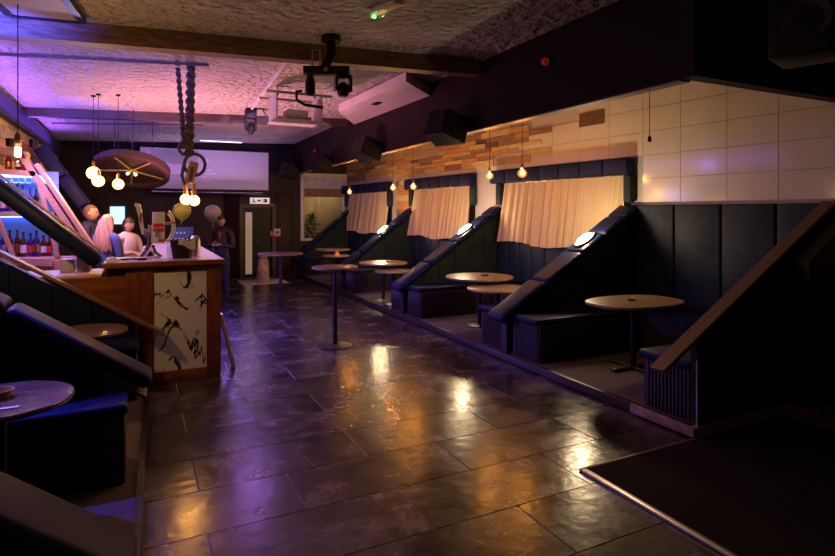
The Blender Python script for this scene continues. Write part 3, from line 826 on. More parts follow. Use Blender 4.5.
sbar('led_strip', (LW+.02, 2.215), (-1.25, 2.215), .012, YB-.05, YB-.02, EM('blue_led', (.12, .25, 1.), 9.))
sbar('led_strip', (LW+.02, 1.685), (-1.1, 1.685), .012, YB-.05, YB-.02, EM('blue_led_low', (.12, .25, 1.), 9.))
# wash cans on the top rail
for i, xx in enumerate((-1.25, -1.5)):
    pc = thing('wash_can', ('small black LED can on the back bar, nearer its sloping end', 'small black LED can on the back bar, nearer the left wall')[i], 'stage light', (xx, 8.75, 2.6), 'LED cans on the back bar')
    MB().lathe([(.03, 0), (.05, .0), (.055, .10), (.048, .10), (.044, .02), (.03, .02)], 16, (xx, 8.80, 2.60)).build('body', 'black_metal', pc)
pc = thing('wash_can', 'added small black LED uplight can on the bar counter behind the ice bucket', 'stage light', (.70, 9.5, CT), 'LED cans on the back bar')  # added can to carry the magenta uplight
MB().lathe([(0, CT), (.06, CT), (.06, CT+.12), (.052, CT+.12), (.048, CT+.02), (0, CT+.02)], 16, (.70, 9.5, 0)).build('body', 'black_metal', pc)
pc = thing('wash_can', 'small black LED can high on the left wall at the left edge', 'stage light', (LW+.12, 4.95, 3.0), 'LED cans on the back bar')
MB().box((LW+.09, 4.95, 3.0), (.14, .14, .10), None, .01, 2).build('body', 'black_metal', pc)
MB().tube([(LW, 4.95, 3.0), (LW+.03, 4.95, 3.0)], .03, 8).build('bracket', 'black_metal', pc)
# bottles and glasses
BOT = {'amber': GLASS('amber_bottle', (.75, .28, .06), .2), 'violet': GLASS('violet_bottle', (.5, .25, .7), .25), 'clear': GLASS('clear_bottle', (.8, .85, 1.), .25)}
def bottle(x, y, z, r, h, kind, i):
    lab_ = {'amber': 'amber spirits bottle on the %s blue-lit shelf of the back bar', 'violet': 'dark violet bottle on the %s blue-lit shelf of the back bar', 'clear': 'clear glass bottle on the %s blue-lit shelf of the back bar'}[kind] % ('lowest' if z < 1.3 else 'middle' if z < 2 else 'top')
    t = thing('bottle', lab_, 'bottle', (x, y, z), 'bottles on the back bar')
    MB().lathe([(0, z), (r, z), (r, z+h*.58), (r*.85, z+h*.66), (r*.36, z+h*.76), (r*.33, z+h*.95), (0, z+h*.95)], 14, (x, y, 0)).build('glass', BOT[kind], t)
    MB().lathe([(0, z+h*.95), (r*.4, z+h*.95), (r*.4, z+h), (0, z+h)], 10, (x, y, 0)).build('cap', 'black_plastic', t)
    MB().lathe([(r*1.012, z+h*.16), (r*1.02, z+h*.17), (r*1.02, z+h*.46), (r*1.012, z+h*.47)], 14, (x, y, 0)).build('paper_label', ('brass', 'white_plastic', 'red_label')[i % 3], t)
rnd = random.Random(5); i = 0
for row, (zz, xs0, xs1, n) in enumerate([(1.165, -1.66, -1.08, 9), (1.755, -1.66, -1.16, 8), (2.305, -1.66, -1.42, 3)]):
    for k in range(n):
        x = xs0+(xs1-xs0)*k/(n-1)
        bottle(x, 8.84+.05*(k % 2), zz, rnd.uniform(.030, .042), rnd.uniform(.20, .27) if row == 2 else rnd.uniform(.27, .36), rnd.choice(['amber', 'violet', 'clear', 'amber']), i); i += 1
for k in range(6):
    x = -1.64+k*.075
    g = thing('hanging_glass', 'stemmed glass hanging upside down under the back bar shelf', 'glass', (x, 8.80, 2.04), 'glasses hanging on the back bar')
    MB().lathe([(.034, 2.04), (.040, 2.09), (.034, 2.13), (.006, 2.145), (.005, 2.21), (.032, 2.213), (.032, 2.218), (0, 2.218)], 14, (x, 8.80, 0)).build('bowl', BOT['clear'], g)
# two card boxes on the bar ledge
for i, (x, h) in enumerate(((-.66, .13), (-.52, .17))):
    one('napkin_box', MB().bx(x-.06, x+.06, 6.62, 6.78, 1.14, 1.14+h, .004), M('pale_violet_card_%d' % i, (.45, .42, .55), .6), ('shorter pale box on the bar ledge below the padded rail', 'taller pale box on the bar ledge below the padded rail')[i], 'box')
# big navy slanted board behind the back bar
sl = thing('slanted_board', 'deep blue slanted padded board on the left wall behind the back bar', 'board', (-1.2, 11.5, 0))
A = Vector((LW+.16, 11.5, 2.86)); B = Vector((-.55, 11.5, 1.35)); an = math.atan2(B.z-A.z, B.x-A.x)
nb = M('royal_blue_pad', (.03, .035, .22), .5)
for i in range(3):
    c = A+(B-A)*((i+.5)/3); MB().box(c, ((B-A).length/3-.008, .35, .22), ry(-an), .04, 3).build('pad', nb, sl)
MB().bx(LW+.01, -.62, 11.4, 11.6, 0, 1.35).build('support', 'base_dark', sl)

# beer tap tower and counter things
bt = thing('beer_tap_tower', 'chrome and white beer tap tower on the bar counter', 'beer tap', (.12, 6.72, CT))
MB().tube([(.02, 6.72, CT+.005), (.06, 6.72, CT+.07), (.10, 6.72, CT+.16), (.10, 6.72, CT+.36)], [.03, .028, .024, .024], 12).build('column', 'chrome', bt)
MB().tube([(.20, 6.70, CT+.005), (.14, 6.70, CT+.06), (.12, 6.70, CT+.14)], [.028, .024, .022], 12).build('column', 'chrome', bt)
MB().lathe([(0, CT), (.07, CT), (.07, CT+.012), (.04, CT+.02), (0, CT+.02)], 20, (.10, 6.72, 0)).build('base_plate', 'chrome', bt)
MB().tube([(.02, 6.70, CT+.30), (.20, 6.70, CT+.30)], .018, 10).build('cross_bar', 'chrome', bt)
h_ = MB().tube([(.035, 6.68, CT+.26), (.015, 6.67, CT+.36), (0., 6.66, CT+.48), (-.02, 6.65, CT+.57), (-.05, 6.65, CT+.585)], [.018, .020, .022, .028, .016], 12).build('tap_handle', 'white_plastic', bt)
MB().box((.005, 6.632, CT+.44), (.03, .012, .1), ry(.15)).build('badge', 'brass', h_)
fb = MB().bx(.12, .24, 6.66, 6.74, CT+.16, CT+.50, .008).build('font_box', 'white_plastic', bt)
MB().bx(.125, .235, 6.656, 6.66, CT+.335, CT+.375).build('red_band', 'red_label', fb)
MB().bx(.125, .235, 6.656, 6.66, CT+.285, CT+.325).build('red_band', 'red_label', fb)
MB().bx(.175, .235, 6.656, 6.66, CT+.175, CT+.205).build('red_band', 'red_label', fb)
for k, (x, y_) in enumerate(((.05, 6.64), (.16, 6.63))):
    MB().tube([(x, 6.70, CT+.30), (x, y_, CT+.30), (x, y_-.01, CT+.23)], .011, 8).build('spout', 'chrome', bt)
for k, rr in enumerate((.20, .165)):
    pts = [(.22+rr*.62*math.cos(a), 6.70, CT+.37+rr*math.sin(a)-.06*k*0) for a in [(-1.25+.0+2.3*j/12) for j in range(13)]]
    pts = [(p_[0]+.0, p_[1], p_[2]-.03) for p_ in pts]
    MB().tube(pts, .010, 8).build('curved_handle', 'white_plastic', bt)
MB().tube([(.22, 6.70, CT+.37), (.35, 6.70, CT+.385)], .014, 8).build('lever', 'brass', bt)
dt = thing('drip_tray', 'flat black drip tray on the counter beside the beer tap', 'tray', (-.1, 6.55, CT))
MB().bx(-.22, .06, 6.42, 6.56, CT, CT+.022, .004).build('pan', 'black_plastic', dt)
MB().bx(-.21, .05, 6.43, 6.55, CT+.022, CT+.026).build('grille', 'steel', dt)
cl_ = MB()
rnd = random.Random(9); n = 14
vs = []; fs = []
for i in range(n+1):
    for j in range(7):
        u_, v_ = i/n, j/6
        vs.append((-.30+.28*u_, 6.26+.14*v_, CT+.006+.05*math.exp(-((u_-.2)**2)/.03)*math.sin(v_*PI)+.012*rnd.random()*math.sin(PI*v_)))
for i in range(n):
    for j in range(6): q = i*7+j; fs.append((q, q+1, q+8, q+7))
one('bar_towel', cl_.add(vs, fs), M('towel', (.55, .48, .46), .9, bump=(120, .4, .01)), 'crumpled pale towel on the counter corner below the padded rail', 'towel')
ib = thing('ice_bucket', 'black ice bucket with folded cloth on the bar counter', 'bucket', (.43, 6.56, CT))
MB().lathe([(0, CT), (.095, CT), (.125, CT+.19), (.132, CT+.20), (.12, CT+.20), (.09, CT+.02), (0, CT+.02)], 24, (.41, 6.56, 0)).build('body', 'black_plastic', ib)
one('steel_shaker', MB().lathe([(0, CT), (.05, CT), (.058, CT+.16), (.05, CT+.20), (.03, CT+.23), (0, CT+.23)], 18, (.56, 6.78, 0)), 'steel', 'steel cocktail shaker standing right of the black ice bucket', 'shaker')
m = MB(); vs = []; fs = []
for i in range(9):
    for j in range(5):
        u_, v_ = i/8, j/4
        a = -1.9+u_*1.5
        vs.append((.41+(.135+.006*math.sin(u_*9))*math.cos(a), 6.56+(.135+.006*math.sin(u_*9))*math.sin(a), CT+.20-.12*v_*(.4+.6*u_)+.01*math.sin(u_*8)))
for i in range(8):
    for j in range(4): q = i*5+j; fs.append((q, q+1, q+6, q+5))
m.add(vs, fs).build('folded_cloth', M('grey_cloth', (.5, .45, .46), .9), ib)
for i, (x, y, hh) in enumerate(((.30, 6.86, .20), (.50, 7.15, .22))):
    t = thing('counter_bottle', ('small clear bottle between the beer tap and the ice bucket', 'small clear bottle behind the ice bucket')[i], 'bottle', (x, y, CT))
    MB().lathe([(0, CT), (.032, CT), (.032, CT+hh*.55), (.012, CT+hh*.75), (.011, CT+hh*.92), (0, CT+hh*.92)], 14, (x, y, 0)).build('glass', BOT['clear'], t)
    MB().lathe([(0, CT+hh*.92), (.014, CT+hh*.92), (.014, CT+hh), (0, CT+hh)], 10, (x, y, 0)).build('pourer', 'chrome', t)
# gift bags with balloons at the far end of the counter
def gift_bag(x, y, label):
    g = thing('gift_bag', label, 'gift bag', (x, y, CT))
    bl = M('blue_paper', (.03, .09, .55), .45)
    MB().prism([(x-.11, y-.05, CT), (x+.11, y-.05, CT), (x+.125, y-.06, CT+.24), (x-.125, y-.06, CT+.24)], (0, .11, 0)).build('bag', bl, g)
    for k in range(7):
        MB().lathe([(0, 0), (.016, 0), (.016, .003), (0, .003)], 10, (x-.08+.055*(k % 4)+.02*(k // 4), y-.055-.006*(k // 4), CT+.06+.10*(k // 4)), rx(PI/2)).build('dot', 'white_plastic', g)
    MB().tube([(x-.05, y-.05, CT+.24), (x-.045, y-.05, CT+.32), (x+.045, y-.05, CT+.32), (x+.05, y-.05, CT+.24)], .005, 6).build('handle', 'black_plastic', g)
    return g
gift_bag(.60, 9.9, 'blue spotted gift bag under the yellow-green balloon'); gift_bag(.70, 10.38, 'blue spotted gift bag near the man in black')
def balloon(x, y, z, r, mt, label, foot):
    t = thing('balloon', label, 'balloon', (x, y, z-r*1.2))
    MB().lathe([(0, -r*1.18), (.012, -r*1.17), (.02, -r*1.1), (.25*r, -r*1.0), (.62*r, -r*.72), (.9*r, -r*.3), (r, .08*r), (.93*r, .42*r), (.7*r, .74*r), (.38*r, .95*r), (0, 1.02*r)], 24, (x, y, z)).build('skin', mt, t)
    MB().tube([(x, y, z-r*1.17), ((x+foot[0])/2+.01, (y+foot[1])/2, (z+foot[2])/2-.05), foot], .003, 5).build('string', 'white_plastic', t)
balloon(.66, 10.6, 1.76, .155, M('lime_balloon', (.42, .42, .06), .25, coat=.5), 'yellow-green balloon floating over the far counter', (.60, 9.9, CT+.3))
balloon(1.32, 11.95, 1.72, .17, M('grey_balloon', (.35, .34, .30), .25, coat=.5), 'grey balloon behind the head of the man in black', (1.32, 11.95, 0.02))
one('menu_screen', MB().bx(-.64, -.33, BACK-.07, BACK-.01, 1.46, 1.88, .006), EM('menu_glow', (.55, .80, 1.), 1.3), 'small lit blue-white menu screen on the far wall behind the people', 'screen')

# ------------------------------------------------------------------ hanging lights
def filament_bulb(x, y, z, label, energy, lit=True, r=.056, top=None):
    t = thing('pendant_bulb', label, 'pendant lamp', (x, y, z-r), 'bare bulbs over the booths')
    top = top or cz(x)-.002
    MB().tube([(x, y, z+.11), (x, y, top)], .004, 6).build('cable', 'black_plastic', t)
    MB().lathe([(0, top-.02), (.03, top-.02), (.03, top), (0, top)], 14, (x, y, 0)).build('ceiling_rose', 'black_plastic', t)
    MB().lathe([(.014, z+r*1.1), (.02, z+r*1.15), (.02, z+r+.05), (.012, z+r+.07), (0, z+r+.07)], 14, (x, y, 0)).build('socket', 'brass' if lit else 'black_plastic', t)
    if lit:
        MB().lathe([(.014, z+r*1.25), (.018, z+r*1.0), (.55*r, z+r*.80), (.88*r, z+r*.42), (r, z), (.9*r, z-r*.45), (.55*r, z-r*.83), (0, z-r)], 18, (x, y, 0)).build('bulb', 'amber_bulb', t)
        MB().tube([(x-.01, y, z+.03), (x-.012, y, z-.02), (x-.004, y, z+.02), (x+.004, y, z-.02), (x+.012, y, z+.02), (x+.01, y, z+.03)], .0035, 6).build('filament', 'filament', t)
        lamp('bulb_light', (x, y, z-.005), (1, .45, .12), energy, .03, t)
    return t
BE = 20
filament_bulb(4.67, 6.17, 2.28, 'amber bulb hanging in front of the near padded pelmet', BE, r=.062)
filament_bulb(4.67, 6.96, 2.29, 'amber bulb hanging beside the ragged end of the wood planks', BE)
filament_bulb(4.37, 8.94, 2.20, 'amber bulb hanging before the left end of the middle curtain', BE)
filament_bulb(4.40, 9.90, 2.22, 'amber bulb hanging over the gap left of the middle curtain', BE)
filament_bulb(4.21, 11.87, 2.20, 'amber bulb hanging beside the white framed window', BE)
filament_bulb(5.08, 4.40, 2.47, 'empty dark bulb holder hanging before the white panelled wall', 0, lit=False)
def globe(x, y, z, r, label, energy, mt='hot_bulb', glassy=False):
    t = thing('pendant_globe', label, 'pendant lamp', (x, y, z-r), 'glowing globes over the bar')
    top = cz(x)-.002
    MB().tube([(x, y, z+r+.07), (x, y, top)], .004, 6).build('cable', 'black_plastic', t)
    MB().lathe([(0, top-.02), (.03, top-.02), (.03, top), (0, top)], 14, (x, y, 0)).build('ceiling_rose', 'black_plastic', t)
    MB().lathe([(.02, z+r-.01), (.024, z+r), (.022, z+r+.06), (.01, z+r+.08), (0, z+r+.08)], 14, (x, y, 0)).build('socket', 'brass', t)
    if glassy:
        MB().ball((x, y, z), r, 20, 14).build('globe', GLASS('clear_globe', (1., .95, .9), .14), t)
        MB().bx(x-.02, x+.02, y-.02, y+.02, z-.035, z+.03, .01).build('filament', EM('white_filament', (1., .72, .35), 12), t)
    else: MB().ball((x, y, z), r, 20, 14).build('globe', mt, t)
    lamp('globe_light', (x, y, z-(.06 if glassy else 0)), (1, .56, .18), energy, r*.6, t)
globe(-.60, 9.24, 2.31, .09, 'glowing bulb, upper left of the cluster of three over the bar', 34)
globe(-.53, 9.10, 2.19, .08, 'glowing bulb, lower one of the close pair over the bar', 34)
globe(-.28, 9.08, 2.15, .075, 'glowing bulb hanging alone below the wheel', 34)
globe(-.845, 5.23, 2.21, .072, 'clear round bulb with bright filament at the left edge', 40, glassy=True)

# rope pendant with two bulbs
rp = thing('rope_pendant', 'twisted thick rope lamp with wooden block and two glowing bulbs', 'pendant lamp', (.52, 7.1, 1.85))
def strand(p0, p1, ph, n=40, rr=.022, turns=6):
    p0, p1 = Vector(p0), Vector(p1); P = []
    for i in range(n+1):
        t = i/n; a = ph+t*turns*2*PI; P.append(p0+(p1-p0)*t+Vector((rr*math.cos(a), rr*math.sin(a), 0)))
    return P
for ph in (0, PI): MB().tube(strand((.54, 7.1, cz(.5)-.01), (.52, 7.1, 2.45), ph, 40, .028, 5), .029, 7).build('rope', 'rope', rp)
for ph in (0, PI): MB().tube(strand((.40, 7.14, cz(.4)-.02), (.47, 7.12, 2.5), ph, 36, .016, 6), .016, 7).build('rope', 'rope', rp)
for (cx_, cz_, r_) in ((.48, 2.50, .07), (.58, 2.31, .115)):
    MB().tube([(cx_+r_*math.cos(a), 7.08, cz_+r_*math.sin(a)*1.1) for a in [2*PI*k/22 for k in range(23)]], .02, 7, False).build('rope_coil', 'rope', rp)
MB().tube([(.46, 7.05, 2.30), (.44, 7.08, 2.18), (.47, 7.08, 2.06), (.53, 7.06, 2.12), (.55, 7.06, 2.28)], .02, 7).build('rope_coil', 'rope', rp)
MB().box((.545, 7.10, 2.22), (.11, .08, .26), ry(.25), .02, 2).build('wooden_block', 'pale_wood', rp)
for (x, y, z) in ((.485, 7.13, 1.90), (.575, 7.09, 1.885)):
    MB().tube([(x, y, z+.06), (x-.005, y, z+.20)], [.03, .022], 10).build('socket', 'pale_wood', rp)
    MB().ball((x, y, z), .062, 18, 12).build('globe', 'hot_bulb', rp)
    lamp('globe_light', (x, y, z), (1, .42, .08), 18, .025, rp)

# tilted wheel
wh = thing('wheel_chandelier', 'big dark tilted wheel with wooden spokes hanging over the bar', 'wheel', (-.14, 10.68, 2.1))
Rw = rx(math.radians(-24)) @ ry(math.radians(7))
def wpt(x, y, z=0): return Rw @ Vector((x, y, z))+Vector((-.12, 10.7, 2.46))
m = MB(); n = 48; vs = []; fs = []
for (rr, zz) in ((.52, -.05), (.60, -.05), (.60, .06), (.52, .06)):
    for k in range(n): a = 2*PI*k/n; vs.append(wpt(rr*math.cos(a), rr*math.sin(a), zz))
for q in range(4):
    for k in range(n): fs.append((q*n+k, q*n+(k+1) % n, ((q+1) % 4)*n+(k+1) % n, ((q+1) % 4)*n+k))
m.add(vs, fs).build('rim', M('dark_wheel_wood', (.06, .03, .03), .5), wh)
m = MB(); vs = []
for zz in (.03, .05):
    for k in range(n): a = 2*PI*k/n; vs.append(wpt(.525*math.cos(a), .525*math.sin(a), zz))
fs = [tuple(range(n)), tuple(reversed(range(n, 2*n)))]
m.add(vs, fs+[(k, (k+1) % n, n+(k+1) % n, n+k) for k in range(n)]).build('disc', M('dark_disc', (.05, .025, .02), .6), wh)
for k in range(5):
    a = 2*PI*k/5+.35; MB().tube([wpt(.04*math.cos(a), .04*math.sin(a), 0), wpt(.53*math.cos(a), .53*math.sin(a), 0)], .016, 8).build('spoke', 'pale_wood', wh)
MB().ball(wpt(0, 0, 0), .06, 14, 9).build('hub', 'brass', wh)
for s_ in (-1, 1):
    MB().ball(wpt(.06*s_, 0, -.07), .022, 10, 7).build('candle_bulb', EM('candle_bulb_%d' % s_, (1., .7, .3), 14), wh)
for (x, y) in ((-.3, .38), (.3, .38), (.0, -.45)):
    q = wpt(x, y, .05); MB().tube([q, (q.x+.02, q.y, cz(q.x))], .006, 6).build('hanger', 'black_metal', wh)

# ------------------------------------------------------------------ ceiling fittings
# unlit light panel with black frame, top left
lpn = thing('ceiling_panel', 'flat white ceiling panel with black frame at the top left', 'ceiling panel', (-.75, 5.1, 3.3))
A_ = [(-1.05, 4.75), (-.54, 4.75), (-.44, 5.55), (-.95, 5.55)]
MB().prism([(x, y, cz(x)-.06) for x, y in A_], (0, 0, .04)).build('panel', M('mauve_panel', (.36, .29, .31), .5), lpn)
m = MB()
for (a, c) in zip(A_, A_[1:]+A_[:1]): m.tube([(a[0], a[1], cz(a[0])-.04), (c[0], c[1], cz(c[0])-.04)], .04, 4)
m.build('frame', 'black_metal', lpn)
# thin rails and trunking on the ceiling
for i, (p0, p1, l_) in enumerate((((-1.6, 7.1), (.72, 6.9), 'long thin dark rail on the ceiling carrying the rope lamp'), ((-1.45, 12.1), (1.13, 11.8), 'thin dark rail on the far ceiling behind the second beam'))):
    m = MB(); a = Vector((p0[0], p0[1], cz(p0[0])-.02)); c = Vector((p1[0], p1[1], cz(p1[0])-.02)); m.tube([a, c], .02, 4)
    one('ceiling_rail', m, 'trim_wood', l_, 'rail')
m = MB(); m.tube([(1.49, 6.0, cz(1.5)-.018), (1.72, 10.15, cz(1.7)-.018), (1.74, 10.48, cz(1.7)-.018)], .022, 4)
one('cable_trunking', m, 'white_plastic', 'straight white cable trunking running along the ceiling', 'trunking')
# white boxed casing beside the bulkhead
m = MB(); m.prism([(3.05, 6.45, cz(3.05)-.15), (BKX-.005, 7.12, cz(3.75)-.17), (BKX-.005, 10.3, cz(3.75)-.14), (3.0, 9.0, cz(3.0)-.13)], (0, 0, .125))
bc = thing('duct_casing', 'white boxed casing in the corner of ceiling and dark bulkhead', 'casing', (3.3, 8.0, 3.3))
m.build('casing', 'ivory_board', bc)
MB().box((3.28, 8.0, cz(3.28)-.150), (.10, .20, .02), None, .003, 1).build('vent', 'black_plastic', bc)
# projector in its cage
pj = thing('projector', 'white projector in an open ceiling cage with tray', 'projector', (1.95, 7.6, 3.05))
zt = cz(1.95)
MB().box((1.95, 7.75, 3.20), (.30, .26, .11), None, .02, 3).build('body', 'white_plastic', pj)
MB().tube([(1.85, 7.88, 3.20), (1.85, 7.92, 3.20)], .035, 14).build('lens', 'black_plastic', pj)
MB().bx(1.62, 2.28, 7.50, 8.02, 3.085, 3.10).build('tray', 'white_plastic', pj)
MB().prism([(1.54, 7.42, 3.03), (2.36, 7.42, 3.03), (2.28, 7.50, 3.09), (1.62, 7.50, 3.09)], (0, 0, .008)).build('tray_lip', 'white_plastic', pj)
for x in (1.64, 2.26): MB().bx(x-.008, x+.008, 7.51, 8.0, 3.10, 3.44).build('cage_side', M('cage_grey', (.4, .36, .38), .4), pj)
for y in (7.50, 8.0): MB().tube([(1.50, y, 3.45), (2.40, y, 3.45)], .018, 8).build('cage_bar', 'steel', pj)
MB().tube([(1.98, 7.55, 3.50), (1.90, 7.5, 3.47), (1.90, 7.48, 3.36), (2.0, 7.47, 3.30), (2.26, 7.47, 3.28)], .022, 8).build('cable_loop', 'black_plastic', pj)
for o_ in [pj]+list(pj.children): WL[o_.name].z -= .09
pj.location.z -= .09
for x in (1.70, 2.22): MB().tube([(x, 7.75, 3.36), (x, 7.75, cz(x))], .015, 8).build('hanger', 'steel', pj)
# truss with two moving heads
ts = thing('light_truss', 'black lighting bar with two moving heads hanging from the ceiling', 'stage light', (1.68, 5.42, 2.9))
MB().box((1.68, 5.42, 3.17), (.46, .09, .085), rz(-.45), .008, 1).build('bar', 'black_metal', ts)
MB().lathe([(0, 3.46), (.10, 3.46), (.10, cz(1.7)-.001), (0, cz(1.7)-.001)], 18, (1.72, 5.40, 0)).build('ceiling_mount', 'black_metal', ts)
for dx in (-.03, 0, .03): MB().tube([(1.72+dx, 5.40, 3.47), (1.72+dx, 5.40, 3.34), (1.66+dx, 5.42, 3.20)], .02, 8).build('arm', 'black_metal', ts)
MB().tube([(1.55, 5.48, 3.22), (1.55, 5.48, 3.38), (1.62, 5.45, 3.38), (1.62, 5.45, 3.22)], .008, 6).build('bracket', 'steel', ts)
hd = MB().lathe([(0, 2.92), (.04, 2.92), (.05, 2.95), (.05, 3.05), (.035, 3.10), (.035, 3.13), (0, 3.13)], 16, (1.53, 5.49, 0)).build('moving_head', 'black_plastic', ts)
hd2 = MB().lathe([(0, 2.91), (.045, 2.91), (.06, 2.95), (.06, 3.02), (.03, 3.05), (0, 3.05)], 16, (1.83, 5.35, 0)).build('moving_head', 'black_plastic', ts)
for dx in (-.075, .075): MB().bx(1.83+dx-.012, 1.83+dx+.012, 5.31, 5.39, 2.96, 3.10, .006).build('yoke', 'black_metal', hd2)
MB().bx(1.75, 1.91, 5.31, 5.39, 3.09, 3.13, .006).build('yoke', 'black_metal', hd2)
MB().ball((1.655, 5.36, 3.17), .02, 10, 7).build('indicator', M('yellow_knob', (.5, .42, .05), .4), ts)
mh = thing('moving_head_light', 'single black moving head light on the far ceiling', 'stage light', (1.69, 9.77, 3.02))
MB().bx(1.60, 1.78, 9.68, 9.86, 3.34, cz(1.7)-.002, .01).build('base', 'black_plastic', mh)
for dx in (-.08, .08): MB().bx(1.69+dx-.014, 1.69+dx+.014, 9.73, 9.81, 3.14, 3.35, .006).build('yoke', 'black_plastic', mh)
MB().ball((1.69, 9.75, 3.17), (.068, .09, .11), 16, 10).build('head', 'black_plastic', mh)
MB().tube([(1.78, 9.77, 3.38), (1.92, 9.77, 3.36), (1.95, 9.77, 3.42), (1.88, 9.77, cz(1.9))], .010, 6).build('cable', 'black_plastic', mh)
lbn = thing('batten_light', 'slim lit white batten on the far ceiling before the screen', 'ceiling light', (1.75, 14.1, 3.44))
MB().bx(1.25, 2.25, 14.06, 14.14, cz(1.25)-.05, cz(1.25)-.002, .006).build('body', 'white_plastic', lbn)
MB().bx(1.28, 2.22, 14.07, 14.13, cz(1.25)-.065, cz(1.25)-.05, .004).build('diffuser', EM('batten_glow', (.85, .8, 1.), 2.2), lbn)
# emergency light
el = thing('emergency_light', 'clear oval emergency light with green spot on the near ceiling', 'emergency light', (1.87, 4.42, 3.44))
ang_ = math.atan2(.37, -.10)
MB().box((1.89, 4.40, cz(1.9)-.02), (.36, .12, .04), rz(ang_), .018, 3).build('base', 'white_plastic', el)
MB().box((1.89, 4.40, cz(1.9)-.06), (.34, .11, .05), rz(ang_), .024, 4).build('cover', GLASS('cover_glass', (.95, .9, .7), .15), el)
MB().box((1.87, 4.45, cz(1.9)-.048), (.10, .04, .012), rz(ang_)).build('tube', M('warm_tube', (.7, .45, .15), .4, emit=((1., .6, .15), .4)), el)
MB().ball((1.845, 4.55, cz(1.9)-.06), .014, 10, 7).build('green_led', EM('green_led', (.1, 1., .25), 8), el)
# red beacons on the bulkhead
for i, (y, z, l_) in enumerate(((4.52, 3.29, 'round red alarm beacon on the near end of the dark bulkhead'), (12.9, 3.20, 'small red alarm beacon on the far end of the bulkhead'))):
    rb = thing('red_beacon', l_, 'alarm', (BKX-.04, y, z))
    MB().lathe([(0, 0), (.05, 0), (.05, .02), (0, .02)], 18, (BKX, y, z), ry(-PI/2)).build('base', 'black_plastic', rb)
    MB().lathe([(.0, .02), (.042, .02), (.040, .05), (.026, .07), (0, .076)], 18, (BKX, y, z), ry(-PI/2)).build('dome', 'red_plastic', rb)
# loudspeakers along the bulkhead
def speaker(y, label, z=2.84, s=1.15):
    sp = thing('loudspeaker', label, 'loudspeaker', (BKX-.2, y, z-.15), 'black wedge loudspeakers under the bulkhead')
    R3 = rz(.35) @ ry(.35)
    c = Vector((BKX-.20*s-.02, y, z))
    pr_ = [(-.16, -.10), (.14, -.15), (.14, .15), (-.16, .10)]
    vs = [R3 @ Vector((x*s, yy*s*1.4, zz*s))+c for zz in (-.16, .13) for x, yy in pr_]
    MB().add(vs, [(0, 1, 2, 3), (4, 7, 6, 5), (0, 4, 5, 1), (1, 5, 6, 2), (2, 6, 7, 3), (3, 7, 4, 0)]).build('cabinet', 'black_plastic', sp)
    vs = [R3 @ Vector(((-.165)*s, yy*s*1.25, zz*s))+c for yy, zz in ((-.10, -.14), (.10, -.14), (.10, .11), (-.10, .11))]
    n_ = R3 @ Vector((-.012, 0, 0))
    MB().prism(vs, n_).build('grille', M('speaker_grille', (.016, .011, .014), .8, spec=.2), sp)
    MB().tube([c+R3 @ Vector((.12*s, 0, .02)), (BKX+.005, y, z+.03)], .02, 8).build('bracket', 'black_metal', sp)
for y, l_ in ((6.22, 'black wedge loudspeaker nearest the camera on the bulkhead'), (9.0, 'black wedge loudspeaker, second along the bulkhead'), (11.75, 'black wedge loudspeaker, third along the bulkhead by the red beacon'), (14.5, 'black wedge loudspeaker at the far end of the bulkhead')): speaker(y, l_)
hs = thing('hanging_loudspeaker', 'big black loudspeaker hanging at the top right corner', 'loudspeaker', (4.15, 2.2, 2.8))
MB().box((4.17, 2.28, 3.04), (.40, .36, .46), rz(.3), .02, 2).build('cabinet', 'black_plastic', hs)
MB().lathe([(.05, .0), (.15, .0), (.14, .02), (.05, -.01)], 24, (4.0, 2.17, 3.04), rz(.3) @ ry(-PI/2)).build('cone', M('cone_grey', (.02, .02, .022), .6), hs)
MB().tube([(4.17, 2.28, 3.25), (4.17, 2.28, cz(4.17))], .02, 8).build('hanger', 'black_metal', hs)

# ------------------------------------------------------------------ screen, signs, things by the door
def screen_mat():
    m = bpy.data.materials.new('projected_page'); m.use_nodes = True
    n, l = nodes_of(m); b = n['Principled BSDF']
    b.inputs['Base Color'].default_value = (.62, .58, .60, 1); b.inputs['Roughness'].default_value = .6
    return m
SX0, SX1, SZ0, SZ1 = .0, 3.05, 2.33, 3.32
ps = thing('projection_screen', 'wide projection screen with a faint page on the far wall', 'screen', (1.5, BACK-.15, SZ0))
MB().bx(SX0, SX1, BACK-.20, BACK-.19, SZ0, SZ1).build('sheet', screen_mat(), ps)
MB().bx(SX0-.01, SX1+.01, BACK-.215, BACK-.175, SZ0-.03, SZ0, .006).build('bottom_bar', 'black_metal', ps)
pale = M('projected_pale', (.80, .76, .76), .6); olive = M('projected_olive', (.44, .42, .40), .6); mid = M('projected_mid', (.70, .60, .66), .6)
def blk(x0, x1, z0, z1, mt, nm='projected_block', pr=.204): MB().bx(x0, x1, BACK-pr, BACK-.2005, z0, z1).build(nm, mt, ps)
blk(.30, 1.30, 2.62, 3.28, olive); blk(.36, 1.24, 2.68, 2.95, mid, pr=.208)
blk(1.42, 1.56, 3.02, 3.10, pale); blk(1.75, 2.5, 3.03, 3.09, mid)
for k in range(5): blk(1.40, 1.52+.12*(k % 3), 2.88-.09*k, 2.92-.09*k, pale)
for k in range(2): blk(.5, 1.0, 2.53-.08*k, 2.56-.08*k, pale)
lb_ = one('added_led_bar', MB().bx(.25, 2.85, BACK-.62, BACK-.01, 2.20, 2.245, .008), 'black_metal', 'added slim black LED bar under the projection screen for the back ceiling wash', 'stage light')  # added body for the wash on the far ceiling
